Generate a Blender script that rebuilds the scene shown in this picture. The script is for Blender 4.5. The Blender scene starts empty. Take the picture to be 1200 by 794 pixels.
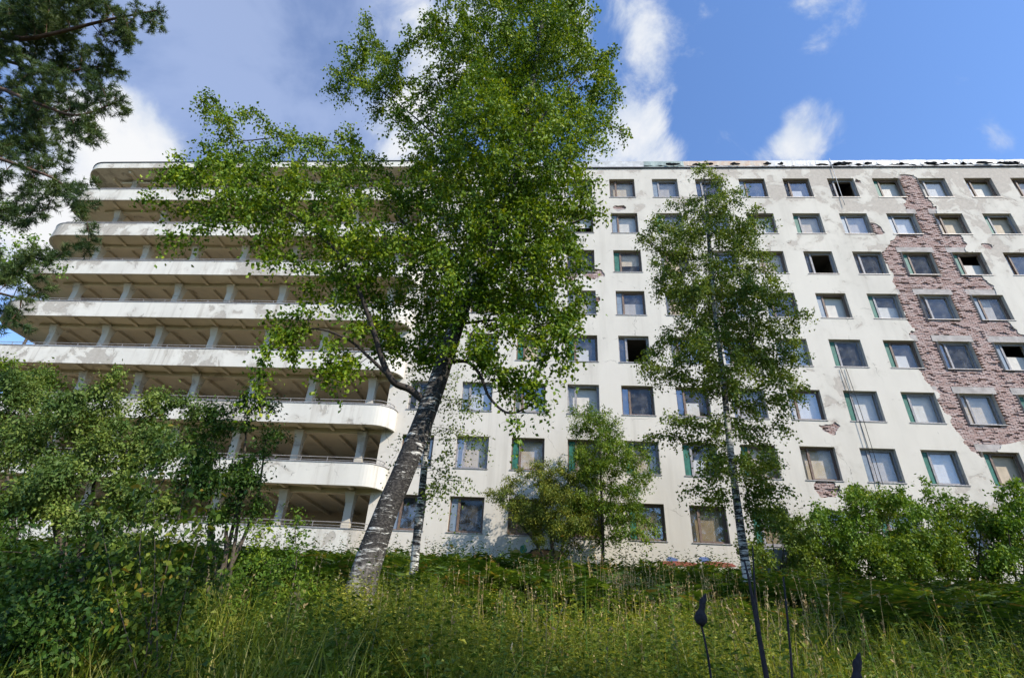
import bpy, math, random
import numpy as np
from mathutils import Vector, Matrix, noise as mn

# ------------------------------------------------------------------ camera, sky, sun, exposure
scene = bpy.context.scene
col = scene.collection
RIGHT = np.array([0.99749332, 0.0507704, 0.04928939])
UP = np.array([-0.01739635, -0.49923378, 0.86629268])
FWD = np.array([-0.06858895, 0.86497861, 0.49709914])
FPX = 620.0
cam_d = bpy.data.cameras.new('camera')
cam_d.sensor_width = 36.0
cam_d.lens = 36.0 * FPX / 1200.0
cam_d.clip_start = 0.05
cam_d.clip_end = 3000
cam = bpy.data.objects.new('camera', cam_d)
col.objects.link(cam)
cam.matrix_world = Matrix(((RIGHT[0], UP[0], -FWD[0], 0), (RIGHT[1], UP[1], -FWD[1], 0),
                           (RIGHT[2], UP[2], -FWD[2], 0), (0, 0, 0, 1)))
scene.camera = cam

SUN_AZ, SUN_EL = math.radians(51), math.radians(42)      # to the right of straight behind the camera
SUN = Vector((math.sin(SUN_AZ) * math.cos(SUN_EL), -math.cos(SUN_AZ) * math.cos(SUN_EL), math.sin(SUN_EL)))
sun_d = bpy.data.lights.new('sun', 'SUN')
sun_d.energy = 5.0
sun_d.angle = math.radians(0.53)
sun_d.color = (1.0, 0.95, 0.86)
sun = bpy.data.objects.new('sun', sun_d)
col.objects.link(sun)
sun.rotation_euler = SUN.to_track_quat('Z', 'Y').to_euler()
sun.location = (20, -20, 30)

scene.view_settings.view_transform = 'Standard'
scene.view_settings.look = 'None'
scene.view_settings.gamma = 1.0
scene.view_settings.use_curve_mapping = False
scene.view_settings.exposure = 0.33
scene.render.engine = 'CYCLES'
scene.cycles.use_denoising = True
scene.cycles.max_bounces = 4
scene.cycles.diffuse_bounces = 3
scene.cycles.glossy_bounces = 2
scene.cycles.transmission_bounces = 3
scene.cycles.transparent_max_bounces = 8
scene.cycles.caustics_reflective = False
scene.cycles.caustics_refractive = False
scene.cycles.use_adaptive_sampling = True
scene.cycles.adaptive_threshold = 0.02
scene.cycles.sample_clamp_indirect = 6


def azel(px, py):
    d = (px - 600) / FPX * RIGHT + (397 - py) / FPX * UP + FWD
    return d / np.linalg.norm(d)


def build_world():
    w = bpy.data.worlds.new('World')
    scene.world = w
    w.use_nodes = True
    nt = w.node_tree
    nt.nodes.clear()
    N = nt.nodes.new
    L = nt.links.new
    out = N('ShaderNodeOutputWorld')
    bg = N('ShaderNodeBackground')
    bg.inputs['Strength'].default_value = 0.15
    sky = N('ShaderNodeTexSky')
    sky.sky_type = 'NISHITA'
    sky.sun_disc = False
    sky.sun_elevation = SUN_EL
    sky.sun_rotation = math.pi - SUN_AZ
    sky.air_density = 1.0
    sky.dust_density = 0.3
    sky.ozone_density = 2.0
    tint = N('ShaderNodeMix'); tint.data_type = 'RGBA'; tint.blend_type = 'MULTIPLY'
    tint.inputs[0].default_value = 1.0
    tint.inputs[7].default_value = (1.02, 1.22, 1.5, 1)
    L(sky.outputs[0], tint.inputs[6])
    tc = N('ShaderNodeTexCoord')
    nrm = N('ShaderNodeVectorMath'); nrm.operation = 'NORMALIZE'
    L(tc.outputs['Generated'], nrm.inputs[0])

    def math_(op, a, b=None, clamp=False):
        m = N('ShaderNodeMath'); m.operation = op; m.use_clamp = clamp
        for i, v in enumerate((a, b)):
            if v is None:
                continue
            if isinstance(v, (int, float)):
                m.inputs[i].default_value = v
            else:
                L(v, m.inputs[i])
        return m.outputs[0]

    def smooth(v, a, b):
        m = N('ShaderNodeMapRange'); m.interpolation_type = 'SMOOTHSTEP'
        L(v, m.inputs[0]); m.inputs[1].default_value = a; m.inputs[2].default_value = b
        return m.outputs[0]

    def noise_(scale, detail, rough, dist=0.0, off=(0, 0, 0)):
        mp = N('ShaderNodeMapping'); L(nrm.outputs[0], mp.inputs[0]); mp.inputs['Location'].default_value = off
        n = N('ShaderNodeTexNoise'); L(mp.outputs[0], n.inputs['Vector'])
        n.inputs['Scale'].default_value = scale; n.inputs['Detail'].default_value = detail
        n.inputs['Roughness'].default_value = rough; n.inputs['Distortion'].default_value = dist
        return n.outputs[0]

    def blob(px, py, rpx, amp):
        d = azel(px, py)
        dp = N('ShaderNodeVectorMath'); dp.operation = 'DOT_PRODUCT'
        L(nrm.outputs[0], dp.inputs[0]); dp.inputs[1].default_value = tuple(d)
        zc = 1.0 / math.sqrt(((px - 600) / FPX) ** 2 + ((py - 397) / FPX) ** 2 + 1)
        r = rpx / FPX * zc
        return math_('MULTIPLY', smooth(dp.outputs['Value'], math.cos(r), 1.0), amp)

    def total(bl):
        s = None
        for b in bl:
            v = blob(*b)
            s = v if s is None else math_('ADD', s, v)
        return s
    # bright cumulus: clouds standing where the photograph shows them, ordinary noise clouds elsewhere
    cum = total([(95, 200, 125, .55), (150, 150, 75, .35), (30, 280, 110, .4), (775, 5, 80, .27), (710, 40, 95, .22), (757, 120, 50, .15),
                 (735, 180, 72, .45), (952, 150, 50, .34), (925, 190, 48, .26), (475, 160, 70, .4), (520, 40, 120, .35), (1180, 145, 50, .17), (1145, 172, 50, .15),
                 (930, 45, 75, .12), (400, 15, 60, .15)])
    n1 = noise_(6.0, 10.0, 0.62, 0.35)
    dens = math_('ADD', math_('MULTIPLY', math_('SUBTRACT', n1, 0.5), 1.5), cum)
    sep = N('ShaderNodeSeparateXYZ'); L(nrm.outputs[0], sep.inputs[0])
    m_cum = smooth(dens, 0.16, 0.5)
    n2 = noise_(9.0, 8.0, 0.6, 0.2, (0.06, 0.02, 0.05))
    shade = smooth(math_('ADD', math_('MULTIPLY', n2, 0.7), math_('MULTIPLY', dens, 0.55)), 0.35, 0.85)
    ccol = N('ShaderNodeMix'); ccol.data_type = 'RGBA'
    L(shade, ccol.inputs[0])
    ccol.inputs[6].default_value = (3.1, 3.6, 4.5, 1)
    ccol.inputs[7].default_value = (5.0, 5.05, 5.15, 1)
    # grey-blue veil
    veil = total([(300, 40, 330, .75), (200, 130, 170, .3), (480, 60, 220, .3)])
    n3 = noise_(3.4, 7.0, 0.55, 0.4, (3, 1, 2))
    m_veil = math_('MULTIPLY', smooth(math_('ADD', math_('MULTIPLY', math_('SUBTRACT', n3, 0.5), 0.9), veil), 0.12, 0.8), 0.68)
    vcol = N('ShaderNodeMix'); vcol.data_type = 'RGBA'
    L(smooth(n3, .38, .62), vcol.inputs[0])
    vcol.inputs[6].default_value = (1.2, 1.68, 3.0, 1)
    vcol.inputs[7].default_value = (2.5, 3.0, 4.3, 1)
    mv = N('ShaderNodeMix'); mv.data_type = 'RGBA'
    L(m_veil, mv.inputs[0]); L(tint.outputs[2], mv.inputs[6]); L(vcol.outputs[2], mv.inputs[7])
    mc = N('ShaderNodeMix'); mc.data_type = 'RGBA'
    up_ = smooth(sep.outputs[2], 0.0, 0.15)
    L(math_('MULTIPLY', m_cum, up_), mc.inputs[0]); L(mv.outputs[2], mc.inputs[6]); L(ccol.outputs[2], mc.inputs[7])
    L(mc.outputs[2], bg.inputs[0])
    L(bg.outputs[0], out.inputs[0])


build_world()

# ------------------------------------------------------------------ helpers
rng = np.random.default_rng(7)
random.seed(7)


def at(px, py, Y):
    """the point at world depth Y that the photograph shows at a pixel"""
    d = (px - 600) / FPX * RIGHT + (397 - py) / FPX * UP + FWD
    return d * (Y / d[1])


def mpp(p):
    """metres per photo pixel at a point"""
    return float(np.dot(p, FWD)) / FPX


def tag(o, label=None, cat=None, group=None, kind=None):
    if label: o['label'] = label
    if cat: o['category'] = cat
    if group: o['group'] = group
    if kind: o['kind'] = kind
    return o


def empty(name, loc, parent=None):
    o = bpy.data.objects.new(name, None)
    o.empty_display_size = 0.2
    o.location = loc
    col.objects.link(o)
    if parent: o.parent = parent
    return o


def link(name, me, mat=None, parent=None, loc=None):
    o = bpy.data.objects.new(name, me)
    if mat and not me.materials:
        for m in (mat if isinstance(mat, (list, tuple)) else [mat]):
            me.materials.append(m)
    col.objects.link(o)
    if parent: o.parent = parent
    if loc is not None: o.location = loc
    return o


def np_mesh(name, v, f, smooth=False, midx=None):
    """verts (N,3); f either an (M,k) array or a list of lists"""
    me = bpy.data.meshes.new(name)
    v = np.asarray(v, dtype=np.float32)
    if isinstance(f, np.ndarray):
        k = f.shape[1]; m = f.shape[0]
        me.vertices.add(len(v)); me.vertices.foreach_set('co', v.ravel())
        me.loops.add(m * k); me.loops.foreach_set('vertex_index', f.astype(np.int32).ravel())
        me.polygons.add(m)
        me.polygons.foreach_set('loop_start', np.arange(0, m * k, k, dtype=np.int32))
        if midx is not None:
            me.polygons.foreach_set('material_index', np.asarray(midx, dtype=np.int32))
        me.update(calc_edges=True)
    else:
        me.from_pydata([tuple(map(float, p)) for p in v], [], f)
        me.update()
    me.polygons.foreach_set('use_smooth', [smooth] * len(me.polygons))
    return me


class MB:
    def __init__(self): self.v = []; self.f = []

    def box(self, x0, x1, y0, y1, z0, z1):
        b = len(self.v)
        self.v += [(x0, y0, z0), (x1, y0, z0), (x1, y1, z0), (x0, y1, z0), (x0, y0, z1), (x1, y0, z1), (x1, y1, z1), (x0, y1, z1)]
        self.f += [[b, b+3, b+2, b+1], [b+4, b+5, b+6, b+7], [b, b+1, b+5, b+4], [b+1, b+2, b+6, b+5], [b+2, b+3, b+7, b+6], [b+3, b, b+4, b+7]]
        return self

    def quad(self, *p):
        b = len(self.v); self.v += [tuple(q) for q in p]; self.f.append(list(range(b, b + len(p)))); return self

    def tube(self, pts, rad, n=6, cap=True):
        pts = [Vector(p) for p in pts]
        rad = rad if isinstance(rad, (list, tuple)) else [rad] * len(pts)
        b = len(self.v)
        prev = None
        for i, p in enumerate(pts):
            t = (pts[min(i + 1, len(pts) - 1)] - pts[max(i - 1, 0)]).normalized()
            if prev is None:
                a = t.orthogonal().normalized()
            else:
                a = (prev - t * prev.dot(t))
                a = a.normalized() if a.length > 1e-6 else t.orthogonal().normalized()
            prev = a
            c = t.cross(a)
            for k in range(n):
                th = 2 * math.pi * k / n
                self.v.append(tuple(p + (a * math.cos(th) + c * math.sin(th)) * rad[i]))
        for i in range(len(pts) - 1):
            for k in range(n):
                k2 = (k + 1) % n
                self.f.append([b + i*n + k, b + i*n + k2, b + (i+1)*n + k2, b + (i+1)*n + k])
        if cap:
            self.f.append([b + k for k in range(n)][::-1])
            self.f.append([b + (len(pts)-1)*n + k for k in range(n)])
        return self

    def sweep(self, path, z0, z1, th, closed=False):
        """a wall of thickness th standing on a plan path; th is to the left of travel"""
        P = [Vector((p[0], p[1])) for p in path]
        inn = []
        for i, p in enumerate(P):
            t = (P[min(i+1, len(P)-1)] - P[max(i-1, 0)]).normalized()
            inn.append(p + Vector((-t.y, t.x)) * th)
        b = len(self.v); n = len(P)
        for p, q in zip(P, inn):
            self.v += [(p.x, p.y, z0), (p.x, p.y, z1), (q.x, q.y, z1), (q.x, q.y, z0)]
        for i in range(n - 1):
            a = b + 4*i; c = a + 4
            for k in range(4):
                k2 = (k + 1) % 4
                self.f.append([a + k, c + k, c + k2, a + k2])
        self.f.append([b, b+1, b+2, b+3]); e = b + 4*(n-1); self.f.append([e+3, e+2, e+1, e])
        return self

    def mesh(self, name, smooth=False): return np_mesh(name, np.array(self.v), self.f, smooth)

    def build(self, name, mat, parent=None, smooth=False, loc=None): return link(name, self.mesh(name, smooth), mat, parent, loc)


# ------------------------------------------------------------------ materials
class Mat:
    def __init__(self, name):
        self.m = bpy.data.materials.new(name)
        self.m.use_nodes = True
        self.nt = self.m.node_tree
        self.nt.nodes.clear()
        self.out = self.N('ShaderNodeOutputMaterial')
        self.tc = None

    def N(self, t): return self.nt.nodes.new(t)

    def L(self, a, b): self.nt.links.new(a, b)

    def coord(self, scale=(1, 1, 1), kind='Object', loc=(0, 0, 0)):
        if self.tc is None: self.tc = self.N('ShaderNodeTexCoord')
        mp = self.N('ShaderNodeMapping')
        self.L(self.tc.outputs[kind], mp.inputs[0])
        mp.inputs['Scale'].default_value = scale
        mp.inputs['Location'].default_value = loc
        return mp.outputs[0]

    def noise(self, scale, detail=5, rough=.55, dist=0, sc=(1, 1, 1), loc=(0, 0, 0)):
        n = self.N('ShaderNodeTexNoise')
        self.L(self.coord(sc, loc=loc), n.inputs['Vector'])
        n.inputs['Scale'].default_value = scale; n.inputs['Detail'].default_value = detail
        n.inputs['Roughness'].default_value = rough; n.inputs['Distortion'].default_value = dist
        return n.outputs[0]

    def step(self, v, a, b):
        m = self.N('ShaderNodeMapRange'); m.interpolation_type = 'SMOOTHSTEP'
        self.L(v, m.inputs[0]); m.inputs[1].default_value = a; m.inputs[2].default_value = b
        return m.outputs[0]

    def mix(self, fac, a, b, mode='MIX'):
        m = self.N('ShaderNodeMix'); m.data_type = 'RGBA'; m.blend_type = mode
        for i, v in ((0, fac), (6, a), (7, b)):
            if isinstance(v, (int, float)): m.inputs[i].default_value = v
            elif isinstance(v, tuple): m.inputs[i].default_value = (*v, 1) if len(v) == 3 else v
            else: self.L(v, m.inputs[i])
        return m.outputs[2]

    def op(self, o, a, b=0.0):
        m = self.N('ShaderNodeMath'); m.operation = o
        for i, v in enumerate((a, b)):
            if isinstance(v, (int, float)): m.inputs[i].default_value = v
            else: self.L(v, m.inputs[i])
        return m.outputs[0]

    def bsdf(self, color, rough=.8, bump=None, strength=.3, dist=.02, metallic=0, spec=.3):
        b = self.N('ShaderNodeBsdfPrincipled')
        if isinstance(color, tuple): b.inputs['Base Color'].default_value = (*color, 1)
        else: self.L(color, b.inputs['Base Color'])
        if isinstance(rough, (int, float)): b.inputs['Roughness'].default_value = rough
        else: self.L(rough, b.inputs['Roughness'])
        b.inputs['Metallic'].default_value = metallic
        b.inputs['Specular IOR Level'].default_value = spec
        if bump is not None:
            bp = self.N('ShaderNodeBump')
            bp.inputs['Strength'].default_value = strength; bp.inputs['Distance'].default_value = dist
            self.L(bump, bp.inputs['Height']); self.L(bp.outputs[0], b.inputs['Normal'])
        self.L(b.outputs[0], self.out.inputs[0])
        return b


def simple(name, c, rough=.8, var=.25, scale=4, metallic=0, spec=.3, c2=None):
    m = Mat(name)
    n = m.noise(scale, 6, .6)
    c2 = c2 or tuple(x * (1 - var) for x in c)
    m.bsdf(m.mix(m.step(n, .3, .7), c, c2), rough, n, .2, .01, metallic, spec)
    return m.m


def plaster_mat(name, base, bare, amount, dirt=(.36, .32, .26), top=False, runs=.35):
    """painted render: flaked patches down to the bare coat, hairline cracks, rain streaks"""
    m = Mat(name)
    big = m.noise(.22, 4, .6, .3)
    med = m.noise(.9, 8, .62, .6)
    fine = m.noise(7, 5, .6)
    c = m.mix(m.step(m.noise(.5, 5, .6, 0, (1, 1, .35)), .35, .75), base, tuple(x * .86 for x in base))
    streak = m.noise(1.6, 6, .65, 0, (1, 1, .06))
    c = m.mix(m.op('MULTIPLY', m.step(streak, .52, .78), runs), c, dirt)
    s = m.op('ADD', m.op('MULTIPLY', big, .9), m.op('MULTIPLY', med, .9))
    if top:                                     # the render has failed most under the roof and around the bared brick
        sx = m.N('ShaderNodeSeparateXYZ'); m.L(m.coord(), sx.inputs[0])
        hi = m.op('MULTIPLY', m.step(sx.outputs[2], 18.0, 30.5), .17)
        rt = m.op('MULTIPLY', m.step(sx.outputs[0], 6.0, 22.0), .13)
        s = m.op('ADD', s, m.op('ADD', hi, rt))
    mask = m.step(s, amount, amount + .025)
    barec = m.mix(m.step(fine, .35, .65), bare, tuple(x * .78 for x in bare))
    c = m.mix(m.op('MULTIPLY', mask, .7), c, barec)
    halo = m.op('MULTIPLY', m.step(s, amount - .09, amount), .18)
    c = m.mix(halo, c, dirt)
    vor = m.N('ShaderNodeTexVoronoi'); vor.feature = 'DISTANCE_TO_EDGE'
    wv = m.N('ShaderNodeVectorMath'); wv.operation = 'ADD'
    nn = m.N('ShaderNodeTexNoise'); m.L(m.coord(), nn.inputs['Vector']); nn.inputs['Scale'].default_value = 1.2; nn.inputs['Detail'].default_value = 6
    m.L(m.coord(), wv.inputs[0]); m.L(nn.outputs[1], wv.inputs[1])
    m.L(wv.outputs[0], vor.inputs['Vector']); vor.inputs['Scale'].default_value = .33
    crack = m.op('MULTIPLY', m.op('SUBTRACT', 1.0, m.step(vor.outputs[0], .0, .008)), m.step(med, .5, .6))
    c = m.mix(m.op('MULTIPLY', crack, .65), c, (.12, .1, .08))
    h = m.op('SUBTRACT', m.op('MULTIPLY', fine, .25), m.op('MULTIPLY', mask, .6))
    m.bsdf(c, .9, h, .5, .02, spec=.15)
    return m.m


def leaf_mat(name, stops, trans=.38, rough=.5, drift=1.6):
    trans *= .72
    m = Mat(name)
    g = m.N('ShaderNodeNewGeometry')
    cr = m.N('ShaderNodeValToRGB')
    m.L(g.outputs['Random Per Island'], cr.inputs[0])
    els = cr.color_ramp.elements
    while len(els) < len(stops): els.new(.5)
    for e, (p, c) in zip(els, stops):
        e.position = p; e.color = (*c, 1)
    n = m.noise(drift, 1, .5)
    c = m.mix(m.step(n, .36, .64), m.mix(1.0, cr.outputs[0], (.62, .72, .8), 'MULTIPLY'), m.mix(1.0, cr.outputs[0], (1.18, 1.12, 1.0), 'MULTIPLY'))
    b = m.bsdf(c, rough, spec=.2)
    t = m.N('ShaderNodeBsdfTranslucent')
    m.L(m.mix(1.0, c, (1.5, 1.35, .55), 'MULTIPLY'), t.inputs[0])
    mx = m.N('ShaderNodeMixShader'); mx.inputs[0].default_value = trans
    m.L(b.outputs[0], mx.inputs[1]); m.L(t.outputs[0], mx.inputs[2]); m.L(mx.outputs[0], m.out.inputs[0])
    return m.m


def birch_bark(name, dark_base=True, z0=0.0, amount=.56):
    m = Mat(name)
    marks = m.noise(4.0, 7, .72, .6, (1, 1, 7.5))
    patch = m.noise(1.7, 6, .68, .9, (1, 1, .9))
    fine = m.noise(26, 4, .6, 0, (1, 1, 2))
    c = m.mix(m.step(fine, .3, .7), (.70, .67, .61), (.50, .47, .42))
    k = m.op('ADD', m.op('MULTIPLY', marks, .72), m.op('MULTIPLY', patch, .43))
    dk = m.step(k, amount, amount + .035)
    c = m.mix(dk, c, m.mix(m.step(fine, .4, .65), (.022, .019, .017), (.085, .075, .066)))
    h = m.op('SUBTRACT', m.op('MULTIPLY', fine, .4), dk)
    if dark_base:
        sx = m.N('ShaderNodeSeparateXYZ'); m.L(m.coord(), sx.inputs[0])
        ridge = m.noise(4.0, 7, .7, 1.2, (1.6, 1.6, .55))
        low = m.op('SUBTRACT', 1.0, m.step(m.op('ADD', sx.outputs[2], m.op('MULTIPLY', patch, 2.2)), z0 + 1.2, z0 + 2.5))
        rough_c = m.mix(m.step(ridge, .42, .58), (.03, .025, .021), (.33, .285, .24))
        c = m.mix(m.op('MULTIPLY', low, m.step(ridge, .3, .58)), c, rough_c)
        h = m.op('ADD', h, m.op('MULTIPLY', low, ridge))
    m.bsdf(c, .85, h, .7, .03, spec=.2)
    return m.m


M = {}
M['facade'] = plaster_mat('facade_render', (.61, .556, .472), (.47, .40, .335), 1.14, top=True)
M['parapet'] = plaster_mat('balcony_paint', (.66, .615, .53), (.42, .37, .31), .955, (.28, .23, .17), False, .75)
M['soffit'] = plaster_mat('soffit_concrete', (.66, .575, .43), (.45, .36, .26), 1.06)
M['column'] = plaster_mat('column_paint', (.56, .50, .40), (.36, .30, .23), .98)
M['inner'] = plaster_mat('inner_wall', (.50, .42, .32), (.36, .29, .22), 1.05)
M['mortar'] = simple('mortar', (.30, .22, .19), .95, .35, 6)
M['lintel'] = simple('lintel_concrete', (.45, .40, .36), .92, .3, 3)
M['frame'] = simple('window_timber', (.20, .135, .10), .6, .45, 9)
M['frame_grey'] = simple('window_timber_grey', (.33, .31, .31), .6, .4, 9)
M['green'] = simple('green_paint', (.03, .16, .115), .55, .5, 5)
M['bluepaint'] = simple('grey_blue_paint', (.20, .25, .31), .5, .35, 5)
M['board_white'] = simple('white_board', (.62, .57, .50), .7, .16, 2)
M['board_grey'] = simple('grey_board', (.42, .365, .31), .7, .25, 2)
M['board_beige'] = simple('beige_board', (.52, .42, .30), .7, .25, 2)
M['board_brown'] = simple('brown_board', (.34, .245, .13), .75, .3, 3)
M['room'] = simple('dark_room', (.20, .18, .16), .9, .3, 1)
M['metal'] = simple('rail_metal', (.42, .38, .35), .5, .4, 12, .3)
M['flash_white'] = simple('pale_flashing', (.58, .57, .55), .55, .35, 2.5, 0, .4)
M['flash_rust'] = simple('rusty_flashing', (.46, .31, .21), .7, .4, 2, c2=(.5, .45, .38))
M['flash_grey'] = simple('grey_green_flashing', (.30, .36, .33), .6, .4, 2)
M['felt'] = simple('black_felt', (.022, .022, .024), .85, .5, 6)
M['wire'] = simple('cable_rubber', (.02, .02, .022), .6, .2, 6)
M['block'] = simple('block_concrete', (.34, .35, .37), .9, .4, 3)
M['ground'] = simple('woodland_soil', (.055, .06, .025), .95, .5, 1.5, c2=(.03, .026, .015))
M['trunk_birch'] = birch_bark('birch_bark', True, 0.0, .50)
M['branch_birch'] = simple('dark_birch_branch', (.055, .043, .035), .85, .4, 8)
M['trunk_birch_far'] = birch_bark('birch_bark_white', False, amount=.55)
M['bark'] = simple('brown_bark', (.11, .085, .06), .9, .5, 9)
M['pine_bark'] = simple('pine_bark', (.15, .085, .055), .9, .5, 9)
M['birch_leaf'] = leaf_mat('birch_leaf', [(0, (.055, .112, .006)), (.35, (.11, .19, .010)), (.78, (.185, .268, .014)), (1, (.30, .35, .03))], .36)
M['birch_leaf_b'] = leaf_mat('birch_leaf_grey_green', [(0, (.085, .135, .016)), (.6, (.15, .21, .026)), (1, (.23, .28, .05))], .36)
M['willow_leaf'] = leaf_mat('willow_leaf', [(0, (.07, .135, .010)), (.6, (.135, .21, .018)), (1, (.24, .29, .03))], .38)
M['yellow_leaf'] = leaf_mat('yellowing_leaf', [(0, (.08, .115, .015)), (.5, (.16, .195, .028)), (.88, (.24, .25, .035)), (1, (.34, .3, .05))], .36)
M['elder_leaf'] = leaf_mat('elder_leaf', [(0, (.065, .14, .012)), (.6, (.13, .225, .02)), (1, (.23, .32, .04))], .36)
M['dark_leaf'] = leaf_mat('dark_leaf', [(0, (.028, .068, .010)), (.7, (.055, .11, .015)), (1, (.11, .16, .022))], .3)
M['grey_leaf'] = leaf_mat('grey_green_leaf', [(0, (.075, .13, .025)), (.6, (.14, .20, .04)), (1, (.22, .27, .065))], .34)
M['sallow_leaf'] = leaf_mat('sallow_leaf', [(0, (.05, .10, .012)), (.6, (.10, .15, .016)), (.9, (.16, .18, .02)), (.97, (.26, .2, .03)), (1, (.32, .21, .03))], .36)
M['needle'] = leaf_mat('pine_needle', [(0, (.05, .085, .026)), (.7, (.085, .13, .04)), (1, (.14, .185, .062))], .3)
M['grass'] = leaf_mat('grass_blade', [(0, (.11, .16, .014)), (.4, (.20, .24, .024)), (.75, (.31, .31, .045)), (1, (.48, .42, .16))], .55)
M['herb'] = leaf_mat('herb_leaf', [(0, (.06, .115, .016)), (.5, (.125, .185, .028)), (.88, (.21, .25, .045)), (1, (.38, .34, .09))], .5, drift=1.1)
M['fern'] = leaf_mat('fern_frond', [(0, (.04, .085, .012)), (.6, (.075, .135, .02)), (.9, (.13, .185, .03)), (1, (.26, .16, .05))], .5)
M['weed_yellow'] = leaf_mat('yellow_green_leaf', [(0, (.16, .21, .028)), (.6, (.29, .315, .045)), (.9, (.40, .385, .07)), (1, (.52, .44, .13))], .52)
M['weed_dark'] = leaf_mat('dark_weed_leaf', [(0, (.045, .09, .012)), (.7, (.09, .145, .018)), (1, (.17, .19, .03))], .45)
M['dry'] = leaf_mat('dry_stalk', [(0, (.20, .13, .06)), (.6, (.33, .24, .12)), (1, (.45, .36, .2))], .15)
M['dead'] = simple('dead_stalk', (.035, .028, .033), .8, .6, 60)


def glass_mat():
    m = Mat('dusty_window_glass')
    tr = m.N('ShaderNodeBsdfTransparent'); tr.inputs[0].default_value = (.97, .98, .98, 1)
    gl = m.N('ShaderNodeBsdfGlossy'); gl.inputs['Roughness'].default_value = .03; gl.inputs[0].default_value = (.95, .97, 1, 1)
    oi = m.N('ShaderNodeObjectInfo')
    mx = m.N('ShaderNodeMixShader')
    f = m.op('ADD', .04, m.op('MULTIPLY', m.op('POWER', oi.outputs['Random'], 2.0), .2))
    m.L(f, mx.inputs[0]); m.L(tr.outputs[0], mx.inputs[1]); m.L(gl.outputs[0], mx.inputs[2])
    df = m.N('ShaderNodeBsdfDiffuse'); df.inputs[0].default_value = (.55, .52, .47, 1)
    dust = m.op('MULTIPLY', m.step(m.noise(3, 6, .65), .3, .9), .22)
    m2 = m.N('ShaderNodeMixShader'); m.L(dust, m2.inputs[0]); m.L(mx.outputs[0], m2.inputs[1]); m.L(df.outputs[0], m2.inputs[2])
    m.L(m2.outputs[0], m.out.inputs[0])
    return m.m


M['glass'] = glass_mat()


def brick_mat():
    m = Mat('old_red_brick')
    g = m.N('ShaderNodeNewGeometry')
    cr = m.N('ShaderNodeValToRGB'); m.L(g.outputs['Random Per Island'], cr.inputs[0])
    els = cr.color_ramp.elements
    els[0].position = 0; els[0].color = (.33, .21, .175, 1)
    els[1].position = 1; els[1].color = (.48, .37, .33, 1)
    e = els.new(.5); e.color = (.42, .29, .25, 1)
    n = m.noise(14, 5, .6)
    c = m.mix(m.step(n, .45, .75), cr.outputs[0], (.46, .38, .34))
    m.bsdf(c, .95, n, .6, .02, spec=.1)
    return m.m


M['brick'] = brick_mat()

# ------------------------------------------------------------------ terrain
PY = [-400, -60, -6, 0, 3, 6, 8, 12, 16, 20, 24, 27, 40, 80, 500]
PZ = [-5.0, -4.0, -2.2, -1.6, -1.1, -.5, -.1, .65, 1.25, 1.8, 2.3, 2.55, 2.8, 3.0, 3.0]


def hgt(x, y):
    x = np.asarray(x, float); y = np.asarray(y, float)
    z = np.interp(y, PY, PZ)
    z = z + .10 * np.sin(.55 * x + 1.3) * np.cos(.43 * y) + .06 * np.sin(1.3 * x + .7 * y)
    return z - .012 * np.clip(x, -30, 40) * np.exp(-((y - 8) / 9.0) ** 2) * 0.6


def terrain():
    xs = np.unique(np.concatenate([np.linspace(-600, -60, 12), np.linspace(-60, 60, 161), np.linspace(60, 600, 12)]))
    ys = np.unique(np.concatenate([np.linspace(-400, -20, 10), np.linspace(-20, 45, 131), np.linspace(45, 900, 14)]))
    X, Y = np.meshgrid(xs, ys)
    v = np.stack([X, Y, hgt(X, Y)], -1).reshape(-1, 3)
    nx = len(xs)
    i, j = np.meshgrid(np.arange(nx - 1), np.arange(len(ys) - 1))
    a = (j * nx + i).ravel()
    f = np.stack([a, a + 1, a + nx + 1, a + nx], 1)
    tag(link('ground', np_mesh('ground', v, f, True), M['ground']), kind='structure')


terrain()

# ------------------------------------------------------------------ the building
D = 27.06
X0, WX, WW, WH, ZT, ST = 4.078, 2.9645, 1.747, 1.752, 6.304, 3.2      # window grid
COLS = range(-4, 14)
ROWS = range(1, 9)
XL, XR = -8.95, X0 + 13 * WX + WW + 1.6
ZB, ZTOP = 1.8, 29.72


def wx0(c): return X0 + c * WX


def wtop(r): return ZT + (8 - r) * ST


building = empty('derelict_building', ((XL + XR) / 2, D, 2.5))
tag(building, 'long derelict pale concrete block with stacked balconies and rows of broken windows', 'building')
BO = Vector(building.location)


def bpart(mb_or_mesh, name, mat, parent=building, smooth=False):
    me = mb_or_mesh.mesh(name, smooth) if isinstance(mb_or_mesh, MB) else mb_or_mesh
    o = link(name, me, mat)
    o.parent = parent
    pw = BO if parent is building else BO + Vector(parent.location)
    o.location = -pw
    return o


def band_edges(z):
    zs = [9.0, 9.9, 10.8, 12.3, 14.5, 17.5, 20.0, 22.3, 23.7, 25.3, 26.6, 29.2]
    lo = [21.8, 21.2, 20.8, 20.8, 20.6, 20.7, 20.6, 20.9, 22.4, 23.4, 23.3, 23.7]
    hi = [22.4, 23.3, 26.3, 27.5, 27.2, 26.3, 26.2, 26.0, 26.0, 25.2, 25.0, 24.8]
    return np.interp(z, zs, lo), np.interp(z, zs, hi)


BLOBS = [(at(692, 318, D), .62), (at(668, 322, D), .5), (at(694, 354, D), .4), (at(974, 500, D), .42), (at(968, 571, D), .55), (at(728, 243, D), .35), (at(1022, 268, D), .55),
         (at(934, 258, D), .3), (at(1006, 212, D), .3), (at(1160, 290, D), .4), (at(1185, 395, D), .5)]


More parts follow.
